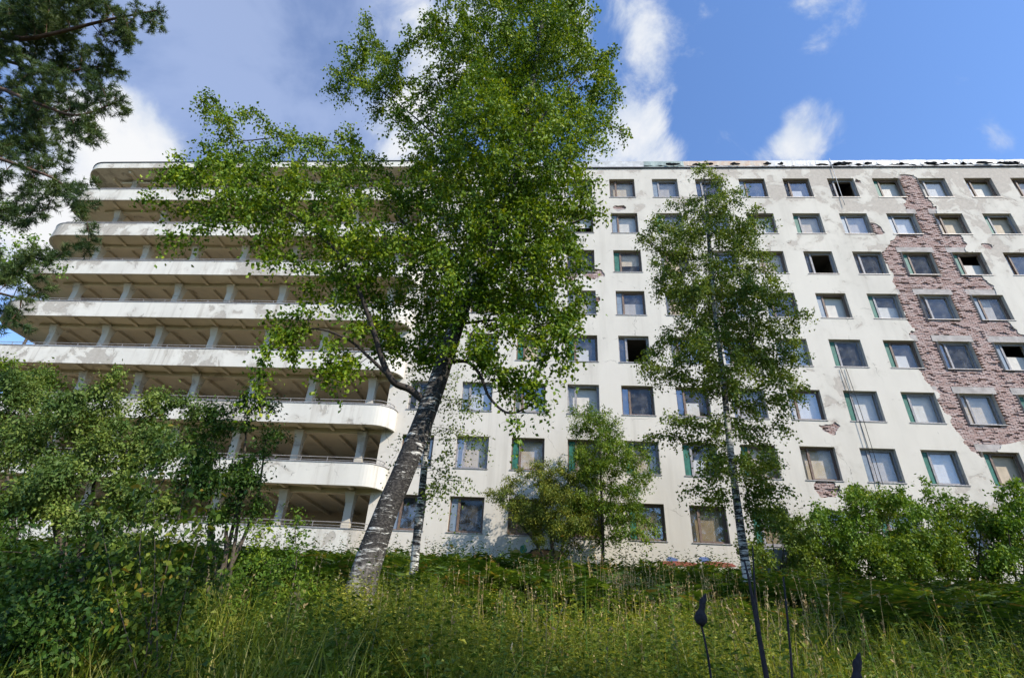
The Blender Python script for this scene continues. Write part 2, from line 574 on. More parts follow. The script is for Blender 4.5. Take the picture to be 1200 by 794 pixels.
def keep(x, z):
    lo, hi = band_edges(z)
    d = max(lo - x, x - hi)
    if z > 29.0: d = max(d, (z - 29.0) * 3)
    if z < 9.2: d = max(d, (9.2 - z) * 2)
    for b, r in BLOBS:
        d = min(d, math.hypot(x - b[0], (z - b[2]) * 1.4) - r)
    if d > 1.6: return d
    p = Vector((x, z, 3.7))
    return d + .42 * mn.noise(p * .9) + .30 * mn.noise(p * 2.3) + .14 * mn.noise(p * 6.1) + .06 * mn.noise(p * 15)


def wall_rects():
    xs = [XL]
    for c in COLS: xs += [wx0(c), wx0(c) + WW]
    xs.append(XR)
    zs = [ZB]
    for r in reversed(ROWS): zs += [wtop(r) - WH, wtop(r)]
    zs.append(ZTOP)
    for i in range(len(xs) - 1):
        for j in range(len(zs) - 1):
            if i % 2 == 1 and j % 2 == 1: continue
            yield xs[i], xs[i+1], zs[j], zs[j+1]


BRICK_CELLS = []


def facade():
    mb = MB(); back = MB()
    yf, yb = D, D + .07
    for x0, x1, z0, z1 in wall_rects():
        nx = max(2, int((x1 - x0) / .3)); nz = max(2, int((z1 - z0) / .3))
        mn_ = min(keep(x0 + (x1 - x0) * i / nx, z0 + (z1 - z0) * j / nz) for i in range(nx + 1) for j in range(nz + 1))
        back.quad((x0, D + .16, z0), (x1, D + .16, z0), (x1, D + .16, z1), (x0, D + .16, z1))
        if mn_ > .35:
            mb.quad((x0, yf, z0), (x1, yf, z0), (x1, yf, z1), (x0, yf, z1))
            continue
        BRICK_CELLS.append((x0, x1, z0, z1))
        nx = max(2, round((x1 - x0) / .075)); nz = max(2, round((z1 - z0) / .075))
        gx = [x0 + (x1 - x0) * i / nx for i in range(nx + 1)]; gz = [z0 + (z1 - z0) * j / nz for j in range(nz + 1)]
        F = [[keep(x, z) for z in gz] for x in gx]
        for i in range(nx):
            for j in range(nz):
                c = [(gx[i], gz[j], F[i][j]), (gx[i+1], gz[j], F[i+1][j]), (gx[i+1], gz[j+1], F[i+1][j+1]), (gx[i], gz[j+1], F[i][j+1])]
                ins = [q[2] > 0 for q in c]
                if all(ins):
                    mb.quad(*[(q[0], yf, q[1]) for q in c]); continue
                if not any(ins): continue
                poly = []; cuts = []
                for k in range(4):
                    a, b = c[k], c[(k+1) % 4]
                    if a[2] > 0: poly.append((a[0], a[1]))
                    if (a[2] > 0) != (b[2] > 0):
                        t = a[2] / (a[2] - b[2])
                        q = (a[0] + (b[0]-a[0])*t, a[1] + (b[1]-a[1])*t)
                        poly.append(q); cuts.append(q)
                if len(poly) >= 3: mb.quad(*[(q[0], yf, q[1]) for q in poly])
                if len(cuts) == 2:
                    p, q = cuts
                    mb.quad((p[0], yf, p[1]), (q[0], yf, q[1]), (q[0], yb + .03, q[1]), (p[0], yb + .03, p[1]))
    # reveals of the window openings, gable end and returns
    for c in COLS:
        for r in ROWS:
            x0, x1, z1 = wx0(c), wx0(c) + WW, wtop(r); z0 = z1 - WH
            y0, y1 = D + .001, D + .48
            mb.quad((x0, y0, z0), (x0, y1, z0), (x0, y1, z1), (x0, y0, z1))
            mb.quad((x1, y0, z0), (x1, y0, z1), (x1, y1, z1), (x1, y1, z0))
            mb.quad((x0, y0, z1), (x0, y1, z1), (x1, y1, z1), (x1, y0, z1))
            mb.quad((x0, y0, z0), (x1, y0, z0), (x1, y1, z0), (x0, y1, z0))
    mb.quad((XL, D, ZB), (XL, D, ZTOP), (XL, D + 12, ZTOP), (XL, D + 12, ZB))
    mb.quad((XR, D, ZB), (XR, D + 12, ZB), (XR, D + 12, ZTOP), (XR, D, ZTOP))
    bpart(mb, 'rendered_wall', M['facade'])
    bpart(back, 'mortar_bed', M['mortar'])
    # inside: storeys and a back wall, so that the empty windows look into rooms
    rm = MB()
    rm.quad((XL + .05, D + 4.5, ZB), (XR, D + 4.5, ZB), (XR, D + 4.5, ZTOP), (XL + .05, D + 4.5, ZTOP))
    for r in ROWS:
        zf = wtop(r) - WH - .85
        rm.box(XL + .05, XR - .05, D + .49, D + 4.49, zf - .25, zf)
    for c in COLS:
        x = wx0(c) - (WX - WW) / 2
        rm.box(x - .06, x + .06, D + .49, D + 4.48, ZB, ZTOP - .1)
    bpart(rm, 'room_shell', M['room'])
    # roof deck
    bpart(MB().box(XL, XR, D + .45, D + 12, ZTOP - .3, ZTOP + .2), 'roof_deck', M['felt'])


facade()


def brickwork():
    me_v, me_f = [], []
    r = random.Random(3)
    L_, Hc = .262, .082
    win = [(wx0(c), wx0(c) + WW, wtop(k) - WH, wtop(k)) for c in COLS for k in ROWS]
    z = 7.5; row = 0
    boxes = [(20, 29.5, 8.6, 29.6)] + [(b[0] - rr - .6, b[0] + rr + .6, b[2] - rr - .5, b[2] + rr + .5) for b, rr in BLOBS]
    n = 0
    for bx in boxes:
        z = round(bx[2] / Hc) * Hc
        while z < bx[3]:
            row = round(z / Hc)
            x = math.floor(bx[0] / L_) * L_ + (L_ / 2 if row % 2 else 0)
            while x < bx[1]:
                xc, zc = x + L_ / 2, z + Hc / 2
                if keep(xc, zc) < .22 and not any(a - L_*.5 < xc < b + L_*.5 and c - .08 < zc < d + .42 for a, b, c, d in win):
                    q = r.random()
                    worn = mn.noise(Vector((xc * .7, zc * .7, 9.1)))
                    if mn.noise(Vector((xc * 1.7, zc * 5.2, 9.1))) > .30 + .12 * worn or q < .05: dep = r.uniform(-.05, .005)
                    else: dep = .055 + r.uniform(-.018, .014)
                    if dep > -.045:
                        j = .006
                        x0, x1, z0, z1 = x + j + r.uniform(0, .012), x + L_ - j - r.uniform(0, .012), z + j, z + Hc - j - r.uniform(0, .006)
                        ya, yb = D + .098 - dep, D + .159
                        b = len(me_v)
                        me_v += [(x0, ya + r.uniform(-.004, .006), z0), (x1, ya + r.uniform(-.004, .006), z0), (x1, ya, z1), (x0, ya, z1),
                                 (x0, yb, z0), (x1, yb, z0), (x1, yb, z1), (x0, yb, z1)]
                        me_f += [[b, b+1, b+2, b+3], [b, b+4, b+5, b+1], [b+1, b+5, b+6, b+2], [b+2, b+6, b+7, b+3], [b+3, b+7, b+4, b]]
                        n += 1
                x += L_
            z += Hc
    o = bpart(np_mesh('brickwork', np.array(me_v), np.array(me_f)), 'brickwork', M['brick'])
    o['kind'] = 'stuff'
    # concrete lintels over the windows in the bared zone
    for c in COLS:
        for k in ROWS:
            x0, x1, zt = wx0(c), wx0(c) + WW, wtop(k)
            if min(keep(x0 - .1, zt + .2), keep(x1 + .1, zt + .2), keep((x0+x1)/2, zt + .2)) < .2:
                bpart(MB().box(x0 - .22, x1 + .22, D + .035, D + .159, zt + .003, zt + .40), 'lintel', M['lintel'])


brickwork()


def windows():
    fw, d0, d1 = .065, .20, .30          # frame section, set back in the reveal
    ml = .40                              # side light width
    me_frame = MB()
    me_frame.box(0, fw, d0, d1, 0, WH).box(WW - fw, WW, d0, d1, 0, WH).box(fw, WW - fw, d0, d1, WH - fw, WH).box(fw, WW - fw, d0, d1, 0, fw + .02)
    me_frame = me_frame.mesh('frame')
    me_mull = MB().box(ml, ml + .07, d0 - .012, d1, fw + .021, WH - fw - .001).mesh('mullion')
    me_pane = MB().quad((ml + .07, .262, fw + .02), (WW - fw, .262, fw + .02), (WW - fw, .262, WH - fw), (ml + .07, .262, WH - fw)).mesh('pane')
    me_side = MB().quad((fw, .262, fw + .02), (ml, .262, fw + .02), (ml, .262, WH - fw), (fw, .262, WH - fw)).mesh('side_pane')
    me_panel = MB().box(fw + .002, ml - .002, .225, .275, fw + .022, WH - fw - .002).mesh('vent_panel')
    me_sash = MB()
    a, b = ml + .072, WW - fw - .002
    me_sash.box(a, a + .05, .21, .258, fw + .022, WH - fw - .002).box(b - .05, b, .21, .258, fw + .022, WH - fw - .002)
    me_sash.box(a + .05, b - .05, .21, .258, WH - fw - .055, WH - fw - .002).box(a + .05, b - .05, .21, .258, fw + .022, fw + .075)
    me_sash = me_sash.mesh('sash')
    me_sill = MB().box(-.05, WW + .05, -.035, .199, -.03, .012).mesh('sill')
    me_sill.materials.append(M['metal'])
    mats = {}
    for fm in ('frame', 'frame_grey'):
        for nm, me in (('f', me_frame), ('m', me_mull), ('s', me_sash)):
            c = me.copy(); c.materials.append(M[fm]); mats[fm + nm] = c
    me_pane.materials.append(M['glass']); me_side.materials.append(M['glass'])
    pg = me_panel.copy(); pg.materials.append(M['green']); pb = me_panel.copy(); pb.materials.append(M['bluepaint'])
    boards = {}
    for k in ('board_white', 'board_grey', 'board_beige', 'board_brown'):
        b_ = MB().box(.03, WW - .03, .43, .455, .05, WH - .04).mesh('board'); b_.materials.append(M[k]); boards[k] = b_
    part_b = {}
    for k in ('board_white', 'board_grey', 'board_beige', 'board_brown'):
        for nm, (a_, b_x, c_, d_) in dict(low=(.03, WW - .03, .05, 1.05), side=(.42, 1.18, .05, WH - .04), top=(.03, WW - .03, .75, WH - .04)).items():
            b_ = MB().box(a_, b_x, .43, .455, c_, d_).mesh('board'); b_.materials.append(M[k]); part_b[k, nm] = b_
    bl = {}
    for k in ('board_white', 'board_grey'):
        b_ = MB().box(.45, 1.25, .40, .412, .06, .95).mesh('sheet'); b_.materials.append(M[k]); bl[k] = b_
    green = {(1, 2), (0, 3), (4, 2), (6, 1), (6, 3), (7, 3), (5, 4), (5, 5), (5, 6), (5, 7), (6, 7), (7, 6), (1, 7), (0, 7), (-2, 7), (-1, 7), (0, 8), (2, 8), (2, 7), (9, 3), (8, 6), (-2, 5), (3, 2)}
    blue = {(-3, 6), (1, 1), (3, 1), (0, 2), (4, 4), (7, 4), (7, 5), (0, 4)}
    brown = {(0, 8), (1, 8), (-1, 8), (-2, 8), (2, 8)}
    dark = {(0, 6), (4, 5), (5, 5), (6, 5), (0, 5), (1, 6), (6, 4), (3, 4), (8, 3), (-3, 8), (5, 3), (4, 3)}
    beige = {(3, 7), (6, 7), (2, 7), (8, 2), (7, 6)}
    r = random.Random(11)
    for k in ROWS:
        for c in COLS:
            fm = 'frame_grey' if r.random() < .35 else 'frame'
            w = link('window', mats[fm + 'f'], None, building, Vector((wx0(c), D, wtop(k) - WH)) - BO)
            def ch(nm, me):
                o = link(nm, me); o.parent = w; return o
            ch('mullion', mats[fm + 'm']); ch('sash', mats[fm + 's']); ch('sill', me_sill)
            if r.random() > .14:
                p = ch('pane', me_pane)
                p.rotation_euler = (r.uniform(-.012, .012), 0, r.uniform(-.012, .012))
            q = r.random()
            if (c, k) in green or (q < .12 and (c, k) not in blue): ch('vent_panel', pg)
            elif (c, k) in blue or q > .86: ch('vent_panel', pb)
            else: ch('side_pane', me_side)
            q = r.random()
            if (c, k) in brown: ch('board', boards['board_brown'])
            elif (c, k) in beige: ch('board', boards['board_beige'])
            elif (c, k) in dark:
                if q < .4: ch('sheet', bl['board_white'])
            elif q < .20: ch('board', boards['board_white'])
            elif q < .36: ch('board', boards['board_grey'])
            elif q < .50: ch('board', boards['board_beige'])
            elif q < .74:
                o = ch('board', part_b[r.choice(('board_white', 'board_grey', 'board_beige', 'board_grey')), r.choice(('low', 'side', 'top', 'low'))])
                o.rotation_euler = (0, r.uniform(-.05, .05), 0)
            elif q < .84: ch('sheet', bl['board_white' if q < .83 else 'board_grey'])


windows()


def roof_edge():
    r = random.Random(5)
    x0, x1 = XL - .3, XR
    bpart(MB().box(x0, x1, D + .02, D + .44, 29.80, 30.34), 'roof_parapet', M['felt'])
    bpart(MB().box(x0, x1, D - .07, D + .3, 29.722, 29.80), 'drip_strip', M['felt'])
    segs = [(x0, 6.6, 'flash_white', 0), (6.6, 9.4, 'flash_grey', .6), (9.4, 15.2, 'flash_rust', .5), (15.2, 18.0, 'flash_white', .35), (18.0, 24.0, 'flash_white', .8), (24.0, 33.0, 'flash_white', 1.0), (33.0, x1, 'flash_white', .9)]
    for a, b, mt, tear in segs:
        mb = MB(); n = max(4, int((b - a) / .12)); v = []
        for i in range(n + 1):
            x = a + (b - a) * i / n
            nz = mn.noise(Vector((x * 1.1, 0, 1.7))); n2 = mn.noise(Vector((x * 4.1, 3, 1.7)))
            lo = 29.86 + tear * max(0, .22 * nz + .16 * n2 + .10)
            hi = 30.42 - .02 * n2 - tear * .05 * max(0, nz)
            out = .06 + tear * (.05 + .06 * n2)
            v.append((x, lo, hi, out))
        for p, q in zip(v[:-1], v[1:]):
            mb.quad((p[0], D - p[3], p[1]), (q[0], D - q[3], q[1]), (q[0], D - .05, q[2]), (p[0], D - .05, p[2]))
            mb.quad((p[0], D - .05, p[2]), (q[0], D - .05, q[2]), (q[0], D + .46, q[2] + .02), (p[0], D + .46, p[2] + .02))
        bpart(mb, 'flashing', M[mt])
        if tear > .3:                       # a lower strip of metal left hanging under the tears
            mb = MB(); v = []
            for i in range(n + 1):
                x = a + (b - a) * i / n
                n2 = mn.noise(Vector((x * 2.7, 7, 4.7)))
                v.append((x, 29.815, 29.90 + .07 * n2, .04 + .03 * n2))
            for p, q in zip(v[:-1], v[1:]):
                mb.quad((p[0], D - .075, p[1]), (q[0], D - .075, q[1]), (q[0], D - q[3] - .03, q[2]), (p[0], D - p[3] - .03, p[2]))
            bpart(mb, 'flashing', M['flash_grey' if mt == 'flash_grey' else 'flash_white'])
    for x, w in ((8.6, 1.0), (10.4, .9), (11.1, .6), (12.9, .7), (15.1, .55), (16.0, .4), (20.2, 1.3), (21.9, .5), (26.0, .9), (29.5, 1.1), (31.2, 1.2), (35, 1.0)):
        mb = MB(); m_ = 7
        for i in range(m_):
            for j in range(2):
                xa, xb = x - w/2 + w*i/m_, x - w/2 + w*(i+1)/m_   # ragged rag of felt
                def P(xx, jj):
                    e = 1 - abs((xx - x) / (w/2)) ** 2
                    n2 = mn.noise(Vector((xx * 5, jj * 2.1, x)))
                    return (xx, D - .13 - .04 * n2 - .05 * jj, 29.97 + .05 * n2 + (jj - 1) * .075 * max(e, .05) * (1 + n2))
                mb.quad(P(xa, j), P(xb, j), P(xb, j + 1), P(xa, j + 1))
        bpart(mb, 'torn_felt', M['felt'])


roof_edge()


def balconies():
    yf, xl, xr, yb = 26.0, -34.95, -8.25, 33.6
    R_, r2 = 1.7, 1.05

    def outline(inset=0.0, n=10):
        p = [(xl + inset, yb - 2.2), (xl + inset, yf + R_)]
        for i in range(1, n + 1):
            t = math.pi / 2 * i / n
            p.append((xl + R_ - (R_ - inset) * math.cos(t), yf + R_ - (R_ - inset) * math.sin(t)))
        p.append((xr - r2, yf + inset))
        for i in range(1, n + 1):
            t = math.pi / 2 * i / n
            p.append((xr - r2 + (r2 - inset) * math.sin(t), yf + r2 - (r2 - inset) * math.cos(t)))
        return p

    def prism(path, z0, z1):
        mb = MB(); n = len(path)
        mb.v = [(x, y, z0) for x, y in path] + [(x, y, z1) for x, y in path]
        mb.f = [list(range(n))[::-1], list(range(n, 2 * n))] + [[i, (i+1) % n, n + (i+1) % n, n + i] for i in range(n)]
        return mb
    out = outline()
    slab_path = outline(.1) + [(XL - .05, D + .1), (XL - .05, yb), (xl + .1, yb)]
    slab_path = [p for p in outline(.1) if p[0] < XL - .06 or p[1] < D - .02] + [(XL + .02, D - .01), (XL - .012, D - .01), (XL - .012, yb), (xl + .1, yb)]
    cx = [-31.2 + 3.53 * i for i in range(7)]
    for k in range(8):
        zt = 26.72 - 3.2 * k
        zb = zt - (1.02 + .02 * k)
        b = bpart(MB().sweep(out, zb, zt, .14), 'balcony', M['parapet'])
        b.location = -BO
        def part(mb, nm, mat, smooth=False):
            o = link(nm, mb.mesh(nm, smooth), mat); o.parent = b; return o
        part(MB().sweep(outline(-.03), zt + .002, zt + .05, .2), 'coping', M['metal'])
        part(prism(slab_path, zb + .16, zb + .34), 'floor_slab', M['soffit'])
        if k < 7 or True:
            # beam lines and ribs under this slab
            part(MB().box(-32.4, XL - .02, 27.2, 27.5, zb - .12, zb + .158), 'edge_beam', M['soffit'])
            x = -32.9
            i = 0
            while x < -9.6:
                y0 = yf + .16 if x > -32 else yf + 1.0
                part(MB().box(x - .09, x + .09, y0, 27.199, zb + .02, zb + .159), 'rib', M['soffit'])
                if x > -32.3: part(MB().box(x - .09, x + .09, 27.501, yb - .05, zb - .02, zb + .159), 'rib', M['soffit'])
                x += 1.765; i += 1
        # columns of the storey that stands on this balcony
        ztop = zt + 3.2 - 1.03 - .02 * k - .10 if k > 0 else 28.86
        for x in cx:
            mb = MB()
            zf = zb + .34
            mb.box(x - .19, x + .19, 27.16, 27.54, zf, ztop)
            # the head flares into a bracket
            b0 = len(mb.v)
            mb.v += [(x - .2, 27.15, ztop - .45), (x + .2, 27.15, ztop - .45), (x + .2, 27.55, ztop - .45), (x - .2, 27.55, ztop - .45),
                     (x - .26, 26.98, ztop + .1), (x + .26, 26.98, ztop + .1), (x + .26, 27.62, ztop + .1), (x - .26, 27.62, ztop + .1)]
            mb.f += [[b0, b0+1, b0+5, b0+4], [b0+1, b0+2, b0+6, b0+5], [b0+2, b0+3, b0+7, b0+6], [b0+3, b0, b0+4, b0+7], [b0, b0+3, b0+2, b0+1]]
            part(mb, 'column', M['column'])
        # hand rail, a little inside the parapet
        rp = outline(.22)
        mb = MB()
        mb.tube([(p[0], p[1], zt + .34) for p in rp], .022, 5)
        mb.tube([(p[0], p[1], zt + .19) for p in rp], .012, 4)
        acc = 0; last = None
        for p, q in zip(rp[:-1], rp[1:]):
            seg = math.hypot(q[0]-p[0], q[1]-p[1]); t = (1.4 - acc) if acc else 0.0
            while t < seg:
                x, y = p[0] + (q[0]-p[0])*t/seg, p[1] + (q[1]-p[1])*t/seg
                mb.tube([(x, y, zt - .05), (x, y, zt + .34)], .016, 4)
                t += 1.4
            acc = seg - (t - 1.4)
        part(mb, 'railing', M['metal'])
    # back wall with dark doorways, end wall and the flat roof
    bw = MB(); zc = []
    bpart(bw.box(-32.6, XL - .02, yb - .04, yb + .2, 1.8, 28.9), 'inner_wall', M['inner'])
    bpart(MB().box(-32.62, -32.4, 28.4, yb - .041, 1.8, 28.9), 'end_wall', M['inner'])
    r = random.Random(2)
    for k in range(8):
        zf = 26.72 - 3.2 * k - .7 - .02 * k
        for i in range(7):
            x = cx[i] + .8 + r.uniform(-.1, .2)
            if x + 1.6 > XL: continue
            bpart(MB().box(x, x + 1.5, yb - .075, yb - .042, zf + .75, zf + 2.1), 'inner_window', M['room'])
    bpart(prism([p for p in outline(0)] + [(XL - .012, D + .3), (XL - .012, yb + .2), (xl, yb + .2)], 28.90, 29.42), 'roof_slab', M['parapet'])
    bpart(MB().sweep(outline(-.04), 29.425, 29.50, .4), 'roof_edge_strip', M['felt'])
    x = -32.9
    while x < -9.6:
        y0 = yf + .3 if x > -32 else yf + 1.0
        bpart(MB().box(x - .09, x + .09, y0, yb - .1, 28.72, 28.899), 'roof_rib', M['soffit'])
        x += 1.765
    bpart(MB().box(-32.4, XL - .02, 27.2, 27.5, 28.55, 28.72), 'roof_beam', M['soffit'])


balconies()


def graffiti():
    cols = {'red': (.36, .10, .07), 'green': (.05, .24, .16), 'yellow': (.36, .28, .08), 'blue': (.14, .2, .4), 'black': (.04, .035, .03), 'orange': (.36, .17, .07)}
    for k, c in cols.items(): M['g_' + k] = simple('spray_' + k, c, .7, .25, 3)
    lay = [0]

    def blob(px, py, rx, rz, c, sd):
        p = at(px, py, D); mb = MB(); pts = []
        lay[0] += 1
        for i in range(22):
            t = 2 * math.pi * i / 22
            n = 1 + .35 * mn.noise(Vector((math.cos(t) * 1.3, math.sin(t) * 1.3, sd)))
            pts.append((p[0] + rx * n * math.cos(t), D - .004 - .0015 * lay[0], p[2] + rz * n * math.sin(t)))
        mb.quad(*pts)
        bpart(mb, 'graffiti_patch', M['g_' + c])
    for a in [(640, 650, 1.1, .28, 'black', 1), (640, 651, 1.0, .23, 'orange', 2), (604, 648, .3, .2, 'yellow', 3), (613, 643, .16, .2, 'green', 4), (650, 649, .36, .18, 'yellow', 5),
              (795, 660, .9, .12, 'red', 7), (842, 661, .8, .12, 'red', 8), (787, 655, .26, .10, 'blue', 9), (826, 655, .30, .10, 'blue', 10)]:
        blob(*a)


graffiti()

# ------------------------------------------------------------------ trees
def grow(skel, par, attr, step=.28, infl=1.6, kill=.42, iters=170, grav=0.0, seed=0):
    """space colonisation: branches grow from the skeleton towards the attractor points"""
    g = np.random.default_rng(seed)
    nodes = [np.array(p, float) for p in skel]; par = list(par)
    A = np.array(attr, float)
    P = np.array(nodes)
    d = np.linalg.norm(A[:, None, :] - P[None], axis=2)
    near = d.argmin(1); nd = d.min(1)
    alive = np.ones(len(A), bool)
    for it in range(iters):
        alive &= nd > kill
        if not alive.any(): break
        use = alive & (nd < infl)
        if not use.any():
            i = np.where(alive)[0][nd[alive].argmin()]
            use = np.zeros(len(A), bool); use[i] = True
        new = {}
        idx = np.where(use)[0]
        arr = np.array(nodes)
        v = A[idx] - arr[near[idx]]
        v /= np.linalg.norm(v, axis=1)[:, None] + 1e-9
        acc = np.zeros((len(nodes), 3)); np.add.at(acc, near[idx], v)
        src = np.unique(near[idx])
        dirs = acc[src] + g.normal(0, .22, (len(src), 3)); dirs[:, 2] -= grav
        dirs /= np.linalg.norm(dirs, axis=1)[:, None] + 1e-9
        pts = arr[src] + dirs * step
        base = len(nodes)
        nodes += list(pts); par += list(src)
        ai = np.where(alive)[0]
        dd = np.linalg.norm(A[ai][:, None, :] - pts[None], axis=2)
        m = dd.min(1); w = dd.argmin(1)
        better = m < nd[ai]
        nd[ai[better]] = m[better]; near[ai[better]] = base + w[better]
        stuck = ai[(~better) & use[ai]]
        if len(stuck) and it % 12 == 11: alive[stuck] = False
    return np.array(nodes), np.array(par)


def branch_mesh(mb, nodes, par, fixed, tip=.005, expo=2.35, rmin=.0, sides=5, skip=0, limb_starts=()):
    n = len(nodes)
    acc = np.zeros(n); rad = np.zeros(n)
    for i in range(n - 1, -1, -1):
        r = max(tip, acc[i] ** (1 / expo)) if acc[i] > 0 else tip
        if i in fixed: r = fixed[i]
        rad[i] = r
        if par[i] >= 0: acc[par[i]] += r ** expo
    kids = [[] for _ in range(n)]
    for i in range(n):
        if par[i] >= 0: kids[par[i]].append(i)
    limbs = []
    starts = [i for i in range(n) if par[i] < 0 or par[i] < skip <= i or (par[i] >= 0 and kids[par[i]] and max(kids[par[i]], key=lambda k: rad[k]) != i and i >= skip)]
    for s in starts:
        if s < skip: continue
        chain = [par[s]] if par[s] >= 0 else []
        i = s
        while True:
            chain.append(i)
            k = [q for q in kids[i]]
            if not k: break
            i = max(k, key=lambda q: rad[q])
        if len(chain) < 2: continue
        rr = [float(rad[c]) for c in chain]
        if par[s] >= 0: rr[0] = min(rr[0], rr[1] * 1.15)
        if max(rr) < rmin: continue
        if s in limb_starts: limbs.append(MB().tube([nodes[c] for c in chain], rr, 9, cap=False)); continue
        mb.tube([nodes[c] for c in chain], rr, sides if max(rr) > .02 else 4, cap=False)
    return rad, limbs


def leaves(origins, dirs, per, length, leaf, droop, spread=.04, seed=0, aspect=.72, fold=.2, hang=.5, oval=False):
    """shoots with alternate leaves; returns verts, quads"""
    g = np.random.default_rng(seed)
    S = len(origins)
    t = (np.arange(per)[None, :] + g.uniform(0, 1, (S, per))) / per
    Ls = length * g.uniform(.55, 1.25, (S, 1))
    p = origins[:, None, :] + dirs[:, None, :] * (Ls * t)[..., None]
    p[..., 2] -= droop * Ls * t * t
    p = p + g.normal(0, spread, p.shape)
    p = p.reshape(-1, 3); n = len(p)
    ax = g.normal(0, 1, (n, 3)) + np.repeat(dirs, per, 0) * .5; ax[:, 2] -= hang * 1.6
    ax /= np.linalg.norm(ax, axis=1)[:, None]
    nr = np.repeat(g.normal(0, 1, (S, 3)), per, 0) * .9 + g.normal(0, .6, (n, 3)); nr[:, 2] += .55
    sd = np.cross(ax, nr); sd /= np.linalg.norm(sd, axis=1)[:, None] + 1e-9
    up = np.cross(sd, ax)
    l = leaf * g.uniform(.6, 1.25, (n, 1)); w = l * aspect * .5
    if oval:
        v = np.empty((n, 6, 3)); dz = np.array((0, 0, 1.0))
        v[:, 0] = p; v[:, 3] = p + ax * l - dz * l * .12
        for q, s_ in ((1, 1), (5, -1)): v[:, q] = p + ax * l * .28 + s_ * sd * w * .9 + up * w * fold
        for q, s_ in ((2, 1), (4, -1)): v[:, q] = p + ax * l * .66 + s_ * sd * w * .85 + up * w * fold - dz * l * .04
        return v.reshape(-1, 3), np.arange(n * 6).reshape(n, 6)
    v = np.empty((n, 4, 3))
    v[:, 0] = p
    v[:, 1] = p + ax * l * .42 + sd * w + up * w * fold
    v[:, 2] = p + ax * l
    v[:, 3] = p + ax * l * .42 - sd * w + up * w * fold
    return v.reshape(-1, 3), np.arange(n * 4).reshape(n, 4)


def in_lobe(c, r, n, g, squash=(1, 1, 1), cl=.14):
    k = max(3, n // 11)
    v = g.normal(0, 1, (k, 3)); v /= np.linalg.norm(v, axis=1)[:, None]
    cc = v * g.uniform(.1, .95, (k, 1)) ** (1 / 2.2)
    p = cc[g.integers(0, k, n)] + g.normal(0, cl, (n, 3))
    return np.array(c) + p * r * np.array(squash)


def resample(pts, step):
    P = np.array(pts, float); out = [P[0]]
    for a, b in zip(P[:-1], P[1:]):
        n = max(1, int(np.linalg.norm(b[:3] - a[:3]) / step))
        for i in range(1, n + 1): out.append(a + (b - a) * i / n)
    return out


def smooth_path(pts, n=6):
    """Catmull-Rom through (x,y,z,r) control points"""
    P = [np.array(p, float) for p in pts]; P = [2 * P[0] - P[1]] + P + [2 * P[-1] - P[-2]]
    out = []
    for i in range(1, len(P) - 2):
        for k in range(n):
            t = k / n; a, b, c, d = P[i-1], P[i], P[i+1], P[i+2]
            out.append(.5 * ((2*b) + (-a + c)*t + (2*a - 5*b + 4*c - d)*t*t + (-a + 3*b - 3*c + d)*t**3))
    out.append(P[-2]); return out


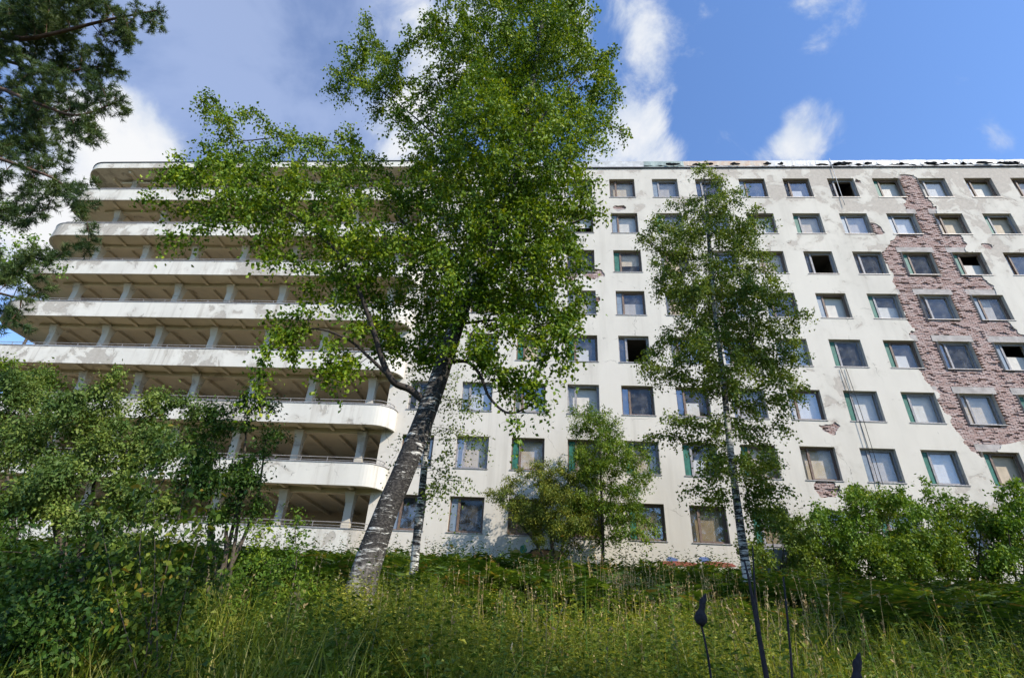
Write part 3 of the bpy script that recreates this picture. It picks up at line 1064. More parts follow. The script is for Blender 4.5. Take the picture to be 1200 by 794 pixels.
def make_tree(name, label, cat, trunk, guides, lobes, leafmat, barkmat, branchmat, seed, leaf=.06, per=12, shoot=.45, droop=.5,
              shoots=2, step=.28, infl=1.6, kill=.42, group=None, bark_rough=0.0, hang=.5, aspect=.72, leaf_r=.02, needles=False, grav=0.0, trunk_name='trunk', sides=18, spread=.04, oval=False, cl=.14):
    """trunk: [(x,y,z,r)...]; guides: list of limbs; lobes: [(centre, radius, count)]"""
    g = np.random.default_rng(seed)
    tr = smooth_path(trunk, 6)
    base = Vector(tr[0][:3])
    root = empty(name, base)
    tag(root, label, cat, group)
    # trunk mesh
    mb = MB()
    pts, rad = [p[:3] for p in tr], [float(p[3]) for p in tr]
    pts[0] = pts[0] - np.array((0, 0, .3))
    mb.tube(pts, rad, sides)
    V = np.array(mb.v)
    if bark_rough:
        for i in range(len(V)):
            q = Vector(V[i]); c = Vector(pts[min(i // sides, len(pts) - 1)])
            k = max(.25, 1 - (q.z - base.z) / 3.0)
            nn = mn.noise(Vector((q.x * 7, q.y * 7, q.z * 1.8))) + .5 * mn.noise(q * 15)
            V[i] = q + (q - c) * (bark_rough * k * nn)
    t_o = link(trunk_name, np_mesh(trunk_name, V - np.array(base), mb.f, True), barkmat); t_o.parent = root
    # skeleton
    sk = resample([np.array(p) for p in tr], step)
    nodes = [p[:3] for p in sk]; par = [-1] + list(range(len(sk) - 1)); fixed = {i: float(p[3]) * .98 for i, p in enumerate(sk)}
    ntr = len(nodes)
    lst = set()
    for gd in guides:
        gp = resample(smooth_path(gd, 5), step)
        arr = np.array(nodes)
        j = int(np.linalg.norm(arr - gp[0][:3], axis=1).argmin())
        lst.add(len(nodes))
        for p in gp[1:]:
            nodes.append(p[:3]); par.append(j); j = len(nodes) - 1; fixed[j] = float(p[3])
    att = np.concatenate([in_lobe(c, r, n, g, sq[0] if sq else (1, 1, 1), cl) for c, r, n, *sq in lobes])
    nd, pr = grow(nodes, par, att, step, infl, kill, seed=seed, grav=grav)
    mb = MB()
    rad, limbs = branch_mesh(mb, nd, pr, fixed, sides=7, skip=ntr, limb_starts=lst)
    for lm in limbs:
        l_o = link('limb', np_mesh('limb', np.array(lm.v) - np.array(base), lm.f, True), branchmat); l_o.parent = root
    if mb.v:
        b_o = link('twigs', np_mesh('twigs', np.array(mb.v) - np.array(base), mb.f, True), branchmat); b_o.parent = root; b_o['kind'] = 'stuff'
    sel = np.array([i for i in range(ntr, len(nd)) if rad[i] < leaf_r])
    if len(sel) == 0: return root
    O = np.repeat(nd[sel], shoots, 0)
    bd = nd[sel] - nd[pr[sel]]; bd /= np.linalg.norm(bd, axis=1)[:, None] + 1e-9
    dr = np.repeat(bd, shoots, 0) * .8 + g.normal(0, .75, (len(O), 3)); dr /= np.linalg.norm(dr, axis=1)[:, None]
    if not needles:
        v, f = leaves(O, dr, per, shoot, leaf, droop, spread, seed + 1, aspect, .25, hang, oval)
    else:
        # needle brushes round each shoot
        n = len(O) * per
        t = g.uniform(.1, 1, (len(O), per))
        p = (O[:, None] + dr[:, None] * (t * shoot)[..., None]).reshape(-1, 3)
        D_ = np.repeat(dr, per, 0)
        rd = g.normal(0, 1, (n, 3)); rd -= D_ * (rd * D_).sum(1)[:, None]; rd /= np.linalg.norm(rd, axis=1)[:, None]
        ax = rd * .85 + D_ * .6
        sd = np.cross(ax, g.normal(0, 1, (n, 3))); sd /= np.linalg.norm(sd, axis=1)[:, None]
        l = leaf * g.uniform(.7, 1.2, (n, 1)); w = .004 + .003 * g.uniform(0, 1, (n, 1))
        v = np.stack([p - sd * w, p + sd * w, p + ax * l], 1).reshape(-1, 3); f = np.arange(n * 3).reshape(n, 3)
    c_o = link('crown', np_mesh('crown', v - np.array(base), f), leafmat); c_o.parent = root
    return root


def lobe(px, py, rpx, Y, n, sq=None):
    c = at(px, py, Y); r = rpx * mpp(c)
    return (c, r, n, sq) if sq else (c, r, n)


def tp(px, py, Y, r):
    p = at(px, py, Y); return (p[0], p[1], p[2], r)


def foot(px, py, Y, dz=0.0):
    p = at(px, py, Y); return p[0], Y, float(hgt(p[0], Y)) + dz


def big_birch():
    b = foot(415, 720, 7.6)
    trunk = [(b[0], b[1], b[2] - .05, .255), tp(428, 672, 7.65, .195), tp(452, 602, 7.7, .168), tp(478, 540, 7.75, .165), tp(503, 475, 7.8, .155), tp(522, 420, 7.8, .14), tp(540, 368, 7.85, .125),
             tp(562, 312, 7.9, .11), tp(588, 255, 7.95, .10), tp(604, 200, 8.0, .085), tp(618, 130, 8.0, .08), tp(630, 60, 8.05, .06), tp(638, 0, 8.1, .05), tp(642, -60, 8.1, .035), tp(648, -110, 8.1, .02)]
    guides = [
        [tp(497, 470, 7.8, 0.0612), tp(480, 456, 7.72, 0.0578), tp(462, 448, 7.6, 0.0544), tp(449, 425, 7.5, 0.0476), tp(440, 395, 7.4, 0.0422), tp(428, 360, 7.3, 0.0374), tp(412, 320, 7.2, 0.0306), tp(385, 285, 7.1, 0.0238), tp(340, 250, 7.0, 0.0170), tp(280, 215, 6.9, 0.0102)],
        [tp(455, 440, 7.55, 0.0306), tp(432, 418, 7.4, 0.0272), tp(408, 398, 7.3, 0.0204), tp(370, 385, 7.1, 0.0136), tp(330, 395, 7.0, 0.0082)],
        [tp(527, 424, 7.8, 0.0340), tp(548, 424, 7.7, 0.0286), tp(563, 440, 7.6, 0.0258), tp(574, 466, 7.5, 0.0218), tp(598, 484, 7.4, 0.0170), tp(630, 470, 7.3, 0.0102)],
        [tp(545, 360, 7.85, 0.0408), tp(520, 318, 8.0, 0.0340), tp(480, 270, 8.2, 0.0272), tp(440, 220, 8.3, 0.0204), tp(400, 170, 8.3, 0.0136), tp(330, 160, 8.3, 0.0095)],
        [tp(580, 268, 7.95, 0.0340), tp(540, 200, 8.2, 0.0272), tp(500, 150, 8.4, 0.0204), tp(450, 110, 8.5, 0.0136), tp(415, 90, 8.5, 0.0082)],
        [tp(560, 318, 7.9, 0.0340), tp(600, 290, 7.7, 0.0272), tp(650, 270, 7.6, 0.0204), tp(700, 250, 7.5, 0.0102)],
        [tp(610, 170, 8.0, 0.0272), tp(650, 120, 7.8, 0.0204), tp(690, 80, 7.7, 0.0136), tp(715, 60, 7.7, 0.0068)],
        [tp(535, 380, 7.85, 0.0272), tp(580, 375, 7.6, 0.0204), tp(630, 380, 7.4, 0.0136), tp(665, 395, 7.3, 0.0082)],
    ]
    L = [lobe(592, -60, 93, 8.2, 212), lobe(590, 30, 93, 8.4, 261), lobe(636, 40, 65.25, 7.8, 224), lobe(632, 130, 98, 8, 298), lobe(555, 130, 93, 8.6, 273), lobe(666, 150, 35.5, 7.7, 86),
         lobe(691, 85, 23.2, 7.7, 37), lobe(592, 220, 103, 7.5, 323), lobe(641, 240, 52.5, 7.6, 162), lobe(520, 250, 88, 8.4, 248), lobe(480, 110, 53, 8.5, 106), lobe(430, 85, 41, 8.5, 75), lobe(450, 45, 34, 8.6, 50), lobe(400, 95, 26, 8.5, 45),
         lobe(470, 170, 55, 8.6, 86), lobe(400, 175, 35, 8.3, 73), lobe(345, 165, 36, 8.3, 68), lobe(290, 150, 39, 8.3, 88), lobe(245, 132, 28, 8.2, 55), lobe(275, 180, 36, 8.1, 64), lobe(335, 200, 38, 7.9, 73),
         lobe(430, 230, 63, 8, 118), lobe(370, 250, 55, 7.3, 129), lobe(300, 240, 51, 7, 121), lobe(235, 225, 39, 6.9, 81), lobe(192, 205, 26, 6.9, 42), lobe(215, 270, 30, 6.9, 35), lobe(400, 310, 61, 7.3, 145),
         lobe(340, 300, 39, 7, 73), lobe(460, 320, 73, 8.1, 149), lobe(540, 330, 68, 7.4, 149), lobe(602, 310, 71, 7.6, 149), lobe(642, 330, 45, 7.4, 68), lobe(360, 370, 41, 7.1, 42), lobe(335, 420, 36, 7, 28), lobe(395, 420, 35, 7.2, 28),
         lobe(440, 385, 41, 7.4, 31), lobe(592, 390, 53, 7.5, 52), lobe(647, 400, 35, 7.4, 36), lobe(570, 430, 45, 7.5, 38), lobe(622, 450, 35, 7.3, 28), lobe(590, 480, 30, 7.4, 15), lobe(666, 440, 18.1, 7.3, 13), lobe(500, 390, 43, 8.2, 42),
         lobe(310, 455, 24, 7, 11), lobe(676, 200, 26.6, 7.6, 32),
         lobe(580, 60, 83, 7.4, 149), lobe(632, 90, 73, 8.6, 136), lobe(560, 180, 83, 7.3, 162), lobe(622, 200, 73, 8.6, 136), lobe(540, 270, 73, 7.2, 124), lobe(602, 270, 63, 8.3, 99), lobe(656, 20, 35.5, 7.6, 75), lobe(681, 120, 26.6, 7.6, 42), lobe(686, 165, 19.8, 7.6, 28), lobe(632, 345, 53, 8.2, 74), lobe(656, 300, 35.1, 7.5, 55), lobe(590, 350, 53, 8.3, 64), lobe(220, 200, 37, 7.2, 46), lobe(180, 240, 22, 7, 20), lobe(270, 210, 43, 7.6, 55), lobe(330, 260, 48, 7.6, 64), lobe(430, 300, 53, 7, 74),
         lobe(230, 215, 40, 7.1, 60), lobe(290, 230, 44, 7.3, 70), lobe(350, 230, 46, 7.5, 70), lobe(400, 260, 46, 7.2, 70), lobe(360, 310, 44, 7.2, 60), lobe(310, 285, 36, 7.0, 40), lobe(425, 340, 44, 7.3, 50), lobe(380, 345, 36, 7.1, 36),
         lobe(640, 300, 48, 7.4, 70), lobe(600, 340, 50, 7.5, 70), lobe(655, 345, 34, 7.4, 40), lobe(630, 385, 40, 7.4, 46), lobe(575, 395, 40, 7.5, 40), lobe(665, 395, 26, 7.3, 22), lobe(605, 435, 34, 7.4, 26), lobe(545, 400, 40, 7.7, 40)]
    make_tree('birch_tree', 'big leaning birch with dark scarred white trunk and spreading crown in front of the building', 'tree', trunk, guides, L, M['birch_leaf'], M['trunk_birch'], M['branch_birch'], 21,
              leaf=.072, per=12, shoot=.33, droop=.75, shoots=8, bark_rough=.16, step=.24, infl=1.3, kill=.34, leaf_r=.0125, spread=.045, sides=24)


big_birch()


def right_birch():
    Y = 15.0
    b = foot(873, 665, Y)
    trunk = [(b[0], Y, b[2], .12), tp(868, 620, Y, .105), tp(860, 560, Y, .097), tp(853, 500, Y, .09), tp(846, 430, Y, .075), tp(838, 370, Y, .06), tp(833, 310, Y, .075), tp(829, 260, Y, .05), tp(826, 222, Y, .03), tp(826, 203, Y, .015)]
    L = [lobe(822, 215, 22, Y, 30), lobe(838, 218, 22, Y, 28), lobe(812, 248, 32, Y + .4, 55), lobe(845, 255, 34, Y - .4, 55), lobe(770, 276, 20, Y, 16), lobe(787, 285, 26, Y, 30), lobe(866, 285, 34, Y + .2, 50), lobe(820, 300, 46, Y, 90),
         lobe(788, 325, 28, Y, 34), lobe(885, 300, 22, Y, 18), lobe(850, 335, 50, Y - .5, 90), lobe(895, 330, 24, Y, 20), lobe(805, 365, 48, Y + .6, 80), lobe(870, 375, 52, Y, 85), lobe(780, 385, 26, Y, 24), lobe(910, 370, 26, Y - .3, 26), lobe(800, 410, 42, Y - .5, 50), lobe(900, 420, 48, Y + .3, 62),
         lobe(850, 425, 52, Y, 65), lobe(925, 430, 24, Y, 20), lobe(785, 425, 26, Y, 20), lobe(880, 465, 46, Y - .5, 36), lobe(820, 470, 40, Y + .4, 24), lobe(915, 470, 26, Y, 14), lobe(800, 505, 36, Y, 14), lobe(885, 515, 40, Y, 22), lobe(845, 545, 42, Y - .6, 16), lobe(900, 555, 40, Y, 22), lobe(815, 565, 26, Y, 8), lobe(905, 590, 30, Y, 14)]
    make_tree('birch_tree', 'slender upright birch with white trunk standing before the right-hand windows', 'tree', trunk, [], L, M['birch_leaf_b'], M['trunk_birch_far'], M['branch_birch'], 33,
              leaf=.085, per=10, shoot=.38, droop=.75, shoots=10, step=.26, infl=1.5, kill=.36, leaf_r=.014, spread=.06, sides=12, cl=.26)


right_birch()


def thin_birch():
    Y = 10.6
    b = foot(486, 672, Y)
    trunk = [(b[0], Y, b[2], .085), tp(489, 625, Y, .078), tp(494, 580, Y, .072), tp(498, 540, Y, .068), tp(503, 500, Y, .06), tp(510, 440, Y, .05), tp(518, 370, Y, .04), tp(526, 300, Y, .025), tp(530, 240, Y, .012)]
    L = [lobe(545, 520, 34, Y, 16), lobe(520, 560, 34, Y - .3, 18), lobe(500, 590, 26, Y, 8), lobe(545, 565, 28, Y, 10), lobe(470, 520, 26, Y, 8), lobe(555, 475, 36, Y, 14), lobe(480, 460, 30, Y + .3, 12), lobe(540, 420, 46, Y, 30), lobe(500, 370, 50, Y, 34), lobe(545, 330, 52, Y, 40), lobe(520, 270, 46, Y, 34)]
    make_tree('birch_tree', 'thin pale birch stem just behind the foot of the leaning birch', 'tree', trunk, [], L, M['birch_leaf_b'], M['trunk_birch_far'], M['branch_birch'], 44,
              leaf=.06, per=9, shoot=.45, droop=.7, shoots=4, step=.22, infl=1.3, kill=.34, leaf_r=.012, sides=10)


thin_birch()


def saplings():
    Y = 25.0
    b = foot(706, 660, Y)
    trunk = [(b[0], Y, b[2], .08), tp(706, 610, Y, .065), tp(704, 560, Y, .05), tp(703, 520, Y, .03), tp(702, 488, Y, .01)]
    L = [lobe(700, 487, 20, Y, 44), lobe(716, 500, 22, Y, 41), lobe(690, 515, 26, Y, 58), lobe(720, 530, 32, Y, 75), lobe(695, 560, 34, Y, 82), lobe(728, 565, 32, Y - .4, 71), lobe(745, 560, 16, Y, 17), lobe(705, 600, 38, Y, 95), lobe(735, 610, 30, Y - .3, 51), lobe(690, 625, 30, Y, 48)]
    make_tree('sapling_tree', 'young bright green leafy tree close to the wall, left of the slender birch', 'tree', trunk, [], L, M['willow_leaf'], M['bark'], M['bark'], 51,
              leaf=.13, per=9, shoot=.5, droop=.25, shoots=14, step=.3, infl=1.6, kill=.42, leaf_r=.02, aspect=.4, sides=8, spread=.07, cl=.24)
    Y = 25.2
    b = foot(650, 660, Y)
    trunk = [(b[0], Y, b[2], .09), tp(646, 630, Y, .08), tp(640, 605, Y, .06), tp(634, 580, Y, .04), tp(630, 560, Y, .02)]
    gd = [[(b[0], Y, b[2] + .3, .07), tp(625, 632, Y - .2, .06), tp(608, 612, Y - .2, .045), tp(596, 590, Y - .2, .03), tp(592, 575, Y, .015)],
          [(b[0], Y, b[2] + .3, .07), tp(662, 630, Y - .2, .06), tp(672, 600, Y - .3, .04), tp(676, 570, Y - .3, .02)]]
    L = [lobe(598, 575, 20, Y, 32), lobe(620, 565, 28, Y, 61), lobe(648, 560, 26, Y, 54), lobe(670, 565, 24, Y, 45), lobe(610, 598, 28, Y - .3, 51), lobe(645, 592, 36, Y - .5, 86), lobe(675, 598, 28, Y - .3, 54), lobe(660, 622, 28, Y, 38), lobe(628, 618, 24, Y, 22)]
    make_tree('wild_bush', 'rounded yellow-green bush with bare forked stems against the wall', 'bush', trunk, gd, L, M['yellow_leaf'], M['bark'], M['bark'], 52,
              leaf=.10, per=9, shoot=.42, droop=.25, shoots=14, step=.26, infl=1.4, kill=.36, leaf_r=.016, aspect=.5, sides=8, spread=.06, cl=.24)


saplings()


def shrub(name, label, px, Y, lobes, leafmat, seed, leaf, group=None, per=8, shoot=.35, aspect=.6, shoots=3, step=.25, kill=.34, cat='bush', r=.05, droop=.15, spread=.06, base_py=690, oval=False):
    b = foot(px, base_py, Y)
    c0 = np.mean([l[0] for l in lobes], 0)
    mid = (np.array(b) * .45 + c0 * .55)
    trunk = [(b[0], Y, b[2], r), (b[0] * .8 + mid[0] * .2, Y, b[2] * .55 + mid[2] * .45, r * .8), (mid[0], mid[1], mid[2], r * .5)]
    gd = []
    g = random.Random(seed)
    for l in lobes[:5]:
        c = l[0]
        gd.append([(b[0] + g.uniform(-.15, .15), Y + g.uniform(-.1, .1), b[2] + .15, r * .7), (b[0]*.5 + c[0]*.5 + g.uniform(-.2, .2), b[1]*.5 + c[1]*.5, b[2]*.45 + c[2]*.55, r * .5), (c[0], c[1], c[2], r * .2)])
    return make_tree(name, label, cat, trunk, gd, lobes, leafmat, M['bark'], M['bark'], seed, leaf=leaf, per=per, shoot=shoot, droop=droop, shoots=shoots, step=step, infl=1.4, kill=kill, leaf_r=.014, aspect=aspect, group=group, sides=7, spread=spread, trunk_name='stem', oval=oval)


def right_shrubs():
    G = 'shrubs along the foot of the wall'
    sp = [('grey-green shrub directly right of the slender birch trunk', 915, 23.0, [(905, 610, 26, 26), (925, 600, 26, 26), (890, 630, 22, 16), (930, 630, 28, 24)], 'birch_leaf_b'),
          ('broad bright green shrub under the window with two hanging cables', 985, 23.2, [(965, 605, 34, 40), (1000, 600, 34, 42), (985, 632, 40, 44), (945, 635, 26, 22), (1015, 630, 26, 22)], 'elder_leaf'),
          ('tallest light green shrub of the row, its pale tips over a sill', 1030, 24.2, [(1010, 572, 24, 30), (1030, 578, 26, 30), (1045, 600, 28, 30), (1020, 605, 28, 26)], 'willow_leaf'),
          ('mid green shrub in the middle of the row at right', 1075, 22.8, [(1065, 600, 30, 34), (1090, 592, 26, 30), (1075, 628, 38, 44), (1100, 625, 26, 24)], 'elder_leaf'),
          ('low yellow-green shrub in front of the others at right', 1060, 21.0, [(1040, 640, 26, 24), (1070, 638, 26, 24), (1100, 642, 26, 22)], 'willow_leaf'),
          ('dense light green shrub second from the right edge', 1140, 22.6, [(1125, 605, 30, 34), (1150, 600, 30, 34), (1140, 632, 36, 44), (1165, 628, 26, 24)], 'willow_leaf'),
          ('full green shrub at the right edge, rising towards a window', 1195, 21.8, [(1180, 595, 28, 34), (1200, 590, 34, 40), (1190, 628, 40, 46), (1225, 610, 34, 36), (1250, 600, 36, 36)], 'elder_leaf')]
    for i, (lb, px, Y, ls, mt) in enumerate(sp):
        shrub('wall_shrub', lb, px, Y, [lobe(a, b + 7 + 5 * ((k * 7 + i * 3) % 4 - 1.5), r * (.8 + .1 * ((k + i) % 4)), Y + (k % 3 - 1) * .45, int(n * 2.4)) for k, (a, b, r, n) in enumerate(ls)] + [lobe(px + dx, 646, 30, Y - .3, 55) for dx in (-30, 5, 35)], M[mt], 60 + i, (.13), G, per=8, shoot=.42, aspect=.55, shoots=11, step=.28, kill=.38, spread=.07)


right_shrubs()


def left_shrubs():
    shrub('hedge_shrub', 'large light green shrub with small leaves below the balconies at far left', 90, 7.8,
          [lobe(20, 455, 34, 8.0, 60), lobe(60, 475, 44, 7.8, 80), lobe(120, 482, 44, 7.6, 80), lobe(170, 492, 38, 7.8, 60), lobe(100, 530, 56, 7.4, 110), lobe(20, 530, 56, 7.6, 100), lobe(180, 540, 42, 7.6, 70), lobe(215, 478, 20, 7.9, 24), lobe(150, 465, 18, 7.9, 20), lobe(-40, 480, 60, 7.7, 70), lobe(60, 590, 60, 7.3, 90), lobe(150, 600, 56, 7.3, 80)],
          M['grey_leaf'], 81, .06, per=11, shoot=.28, aspect=.55, shoots=26, r=.05, base_py=690, step=.2, kill=.26, spread=.04)
    shrub('hedge_shrub', 'bright green leafy shrub peeping in at the left edge under the pine', 10, 11.5,
          [lobe(10, 440, 30, 11.5, 40), lobe(50, 450, 22, 11.5, 26), lobe(-30, 440, 40, 11.5, 36)],
          M['willow_leaf'], 82, .08, per=9, shoot=.35, shoots=20, r=.05, base_py=650)
    shrub('dark_bush', 'dark green bush between the balconies and the leaning birch', 265, 8.4,
          [lobe(255, 495, 30, 8.4, 46), lobe(290, 485, 22, 8.4, 30), lobe(312, 515, 18, 8.3, 22), lobe(245, 535, 42, 8.2, 70), lobe(288, 548, 24, 8.2, 34), lobe(318, 474, 12, 8.4, 10), lobe(295, 580, 26, 8.1, 26), lobe(255, 582, 36, 8.0, 40), lobe(215, 560, 36, 8.1, 40), lobe(270, 610, 36, 8.0, 40)],
          M['dark_leaf'], 83, .06, per=11, shoot=.28, aspect=.5, shoots=22, base_py=680, step=.2, kill=.26, spread=.04)
    shrub('sallow_bush', 'near bush with yellowing oval leaves at lower left', 190, 4.6,
          [lobe(195, 502, 16, 4.7, 12), lobe(225, 545, 26, 4.6, 24), lobe(180, 575, 32, 4.5, 30), lobe(245, 585, 26, 4.6, 18), lobe(115, 600, 34, 4.5, 26), lobe(215, 625, 34, 4.5, 26)],
          M['sallow_leaf'], 84, .066, per=5, shoot=.22, aspect=.5, shoots=4, step=.14, kill=.18, r=.008, base_py=790, oval=True)
    shrub('low_bush', 'dark leafy bush filling the bottom left corner', 40, 4.8,
          [lobe(0, 610, 50, 5.0, 60), lobe(70, 660, 56, 4.8, 80), lobe(20, 730, 60, 4.6, 80), lobe(-60, 660, 80, 4.8, 80), lobe(90, 740, 50, 4.6, 60)],
          M['dark_leaf'], 85, .05, per=9, shoot=.22, aspect=.55, shoots=9, step=.15, kill=.2, r=.02, base_py=790, oval=True, spread=.035)
    shrub('low_bush', 'olive bush in broken shade at the bottom between corner and birch', 190, 5.2,
          [lobe(150, 660, 46, 5.3, 60), lobe(200, 700, 50, 5.2, 66), lobe(150, 740, 50, 5.0, 66), lobe(240, 660, 36, 5.4, 40), lobe(240, 750, 44, 5.0, 50)],
          M['weed_dark'], 87, .048, per=9, shoot=.22, aspect=.5, shoots=9, step=.15, kill=.2, r=.018, base_py=790, oval=True, spread=.035)
    shrub('leafy_bush', 'light green bush in sun left of the leaning birch trunk', 320, 7.0,
          [lobe(300, 630, 26, 7.0, 24), lobe(330, 660, 36, 6.8, 40), lobe(280, 680, 40, 6.6, 44), lobe(345, 606, 14, 7.2, 10), lobe(370, 695, 28, 6.8, 22)],
          M['willow_leaf'], 86, .05, per=8, shoot=.24, aspect=.6, shoots=9, step=.16, kill=.22, r=.018, base_py=740, spread=.04)
    shrub('leafy_bush', 'small bushy plant below the leaning birch at the bottom edge', 340, 5.4,
          [lobe(330, 740, 40, 5.4, 50), lobe(290, 770, 40, 5.3, 46), lobe(385, 760, 34, 5.5, 36), lobe(420, 780, 30, 5.4, 26)],
          M['weed_dark'], 88, .05, per=8, shoot=.22, aspect=.6, shoots=8, step=.15, kill=.2, r=.016, base_py=794, spread=.035, oval=True)


left_shrubs()


def pine():
    Y = 6.5
    def tx(y): return 665 - 683 * (668 + y) / 668.0      # where the upright trunk stands, outside the left edge
    b = at(tx(520), 520, Y); z = float(hgt(b[0], Y))
    x = b[0]
    trunk = [(x, Y, z, .24), (x, Y, z + 3, .2), (x, Y, z + 6, .18), (x, Y, z + 9, .14), (x, Y, z + 12, .10), (x, Y, z + 15, .05)]
    gd = [[tp(tx(30), 30, Y, .07), tp(20, 45, Y - .2, .055), tp(60, 40, Y - .3, .04), tp(120, 25, Y - .4, .03), tp(185, 12, Y - .5, .012)],
          [tp(tx(105), 105, Y, .06), tp(-20, 100, Y - .1, .045), tp(40, 120, Y - .3, .032), tp(90, 135, Y - .4, .02), tp(140, 118, Y - .4, .01)],
          [tp(tx(190), 190, Y, .05), tp(-60, 175, Y - .2, .04), tp(40, 200, Y - .3, .025), tp(85, 222, Y - .4, .012)],
          [tp(tx(320), 320, Y, .05), tp(-150, 310, Y - .1, .04), tp(25, 350, Y - .2, .015)],
          [tp(tx(60), 60, Y, .05), tp(0, 70, Y + .3, .04), tp(60, 85, Y + .4, .028), tp(115, 78, Y + .4, .012)]]
    L = [lobe(20, 15, 46, Y, 162), lobe(70, 20, 46, Y - .3, 173), lobe(120, 18, 34, Y - .4, 108), lobe(165, 12, 26, Y - .5, 61), lobe(150, 40, 22, Y - .4, 47), lobe(40, 70, 46, Y + .2, 171), lobe(95, 65, 36, Y + .3, 119), lobe(125, 80, 20, Y + .3, 43), lobe(30, 115, 40, Y - .1, 126), lobe(75, 120, 34, Y - .3, 108), lobe(115, 118, 24, Y - .4, 61), lobe(140, 118, 14, Y - .4, 25),
         lobe(20, 165, 34, Y - .1, 97), lobe(60, 170, 24, Y - .2, 50), lobe(50, 205, 28, Y - .3, 72), lobe(100, 240, 16, Y - .4, 24), lobe(110, 175, 22, Y - .3, 30), lobe(30, 250, 26, Y - .1, 30), lobe(85, 222, 18, Y - .4, 36), lobe(12, 215, 28, Y - .1, 65), lobe(5, 320, 32, Y - .1, 72), lobe(30, 350, 24, Y - .2, 54), lobe(12, 378, 20, Y - .2, 40), lobe(95, 290, 14, Y - .2, 14), lobe(60, 295, 18, Y, 22), lobe(-40, 40, 60, Y, 108), lobe(-40, 150, 60, Y, 90), lobe(-120, 60, 70, Y + .3, 108), lobe(0, -50, 60, Y, 108), lobe(80, -45, 50, Y - .3, 108), lobe(-30, 250, 50, Y, 54), lobe(-60, 340, 60, Y, 72)]
    make_tree('pine_tree', 'dark green pine reaching in from the left edge with long needle brushes', 'tree', trunk, gd, L, M['needle'], M['pine_bark'], M['pine_bark'], 91,
              leaf=.085, per=42, shoot=.17, shoots=6, step=.16, infl=1.0, kill=.17, leaf_r=.016, needles=True, sides=12)
    # broadleaf tree behind it
    Y = 12.0
    x = at(-330, 400, Y)[0]; z = float(hgt(x, Y))
    trunk = [(x, Y, z, .14), (x + .1, Y, z + 2.5, .11), (x + .3, Y, z + 5, .08), (x + .4, Y, z + 8, .03)]
    L = [lobe(5, 262, 36, Y, 50), lobe(25, 290, 34, Y, 44), lobe(-30, 280, 50, Y, 60), lobe(15, 330, 30, Y, 30), lobe(-50, 340, 50, Y, 50), lobe(-60, 230, 50, Y, 40), lobe(70, 300, 18, Y, 10)]
    make_tree('leafy_tree', 'bright green broadleaf tree showing at the left edge below the pine', 'tree', trunk, [], L, M['elder_leaf'], M['bark'], M['bark'], 92,
              leaf=.085, per=9, shoot=.4, droop=.3, shoots=7, step=.26, infl=1.5, kill=.36, leaf_r=.016, sides=8)
    # crown beyond the end of the balconies
    Y = 38.0
    p = at(88, 300, Y); x = p[0]; z = float(hgt(x, Y))
    trunk = [(x, Y, z, .3), (x, Y, z + 8, .24), (x, Y, z + 16, .14), (x, Y, z + 24, .05)]
    L = [lobe(88, 268, 16, Y, 40), lobe(70, 290, 22, Y, 50), lobe(95, 300, 22, Y, 50), lobe(50, 320, 26, Y, 50), lobe(80, 330, 30, Y, 50)]
    make_tree('leafy_tree', 'pale grey-green tree top beyond the left end of the balconies', 'tree', trunk, [], L, M['grey_leaf'], M['bark'], M['bark'], 93,
              leaf=.24, per=8, shoot=.9, droop=.3, shoots=6, step=.7, infl=3.5, kill=.9, leaf_r=.06, sides=8, spread=.2)


pine()


def forest_behind():
    """the wood the photographer stands in: trees just outside the frame, whose shade falls on the undergrowth"""
    spots = [(4.2, -2.8, 14.5, 2.6, 'spreading tree right behind the camera shading the left foreground'),
             (11.6, 1.3, 8.5, 2.1, 'low tree beside the camera shading the lower right corner'), (15.5, 1.8, 12.0, 2.7, 'tree outside the right edge shading the lower right grass'),
             (14.2, 3.0, 19.5, 2.5, 'very tall tree outside the right edge shading the middle ferns'), (17.0, 4.4, 19.5, 2.8, 'tall tree outside the right edge shading the ferns'), (21.5, 8.2, 17.0, 2.8, 'tall tree outside the right edge nearer the wall')]
    for i, (x, y, h, r, lb) in enumerate(spots):
        z = float(hgt(x, y))
        trunk = [(x, y, z, .2), (x + .1, y, z + h * .35, .16), (x, y + .1, z + h * .7, .1), (x, y, z + h, .04)]
        g = np.random.default_rng(i)
        L = [(np.array((x + g.normal(0, r * .4), y + g.normal(0, r * .4), z + h * f)), r * (1 - .35 * abs(f - .65)), 90 if r > 2 else 26) for f in (.4, .48, .55, .62, .7, .8, .9, 1.0)]
        make_tree('wood_tree', lb, 'tree', trunk, [], L, M['birch_leaf'], M['bark'], M['bark'], 120 + i, leaf=.15, per=9, shoot=.55, droop=.4, shoots=9, step=.4, infl=2.2, kill=.6, leaf_r=.03, group='trees of the wood outside the frame', sides=8, spread=.08)


forest_behind()

# ------------------------------------------------------------------ undergrowth
def scatter(n, y0, y1, az0=-50, az1=48, power=1.0, seed=0):
    g = np.random.default_rng(seed)
    y = y0 * (y1 / y0) ** (g.uniform(0, 1, n) ** power)
    a = np.radians(g.uniform(az0, az1, n))
    x = y * np.tan(a)
    return x, y, hgt(x, y), g


def patch(x, y, s, ph):
    return .5 + .25 * (np.sin(x * s + ph) * np.cos(y * s * 1.3 + ph * 2) + np.sin(x * s * 2.3 + y * s * 1.7 + ph * 3)) 


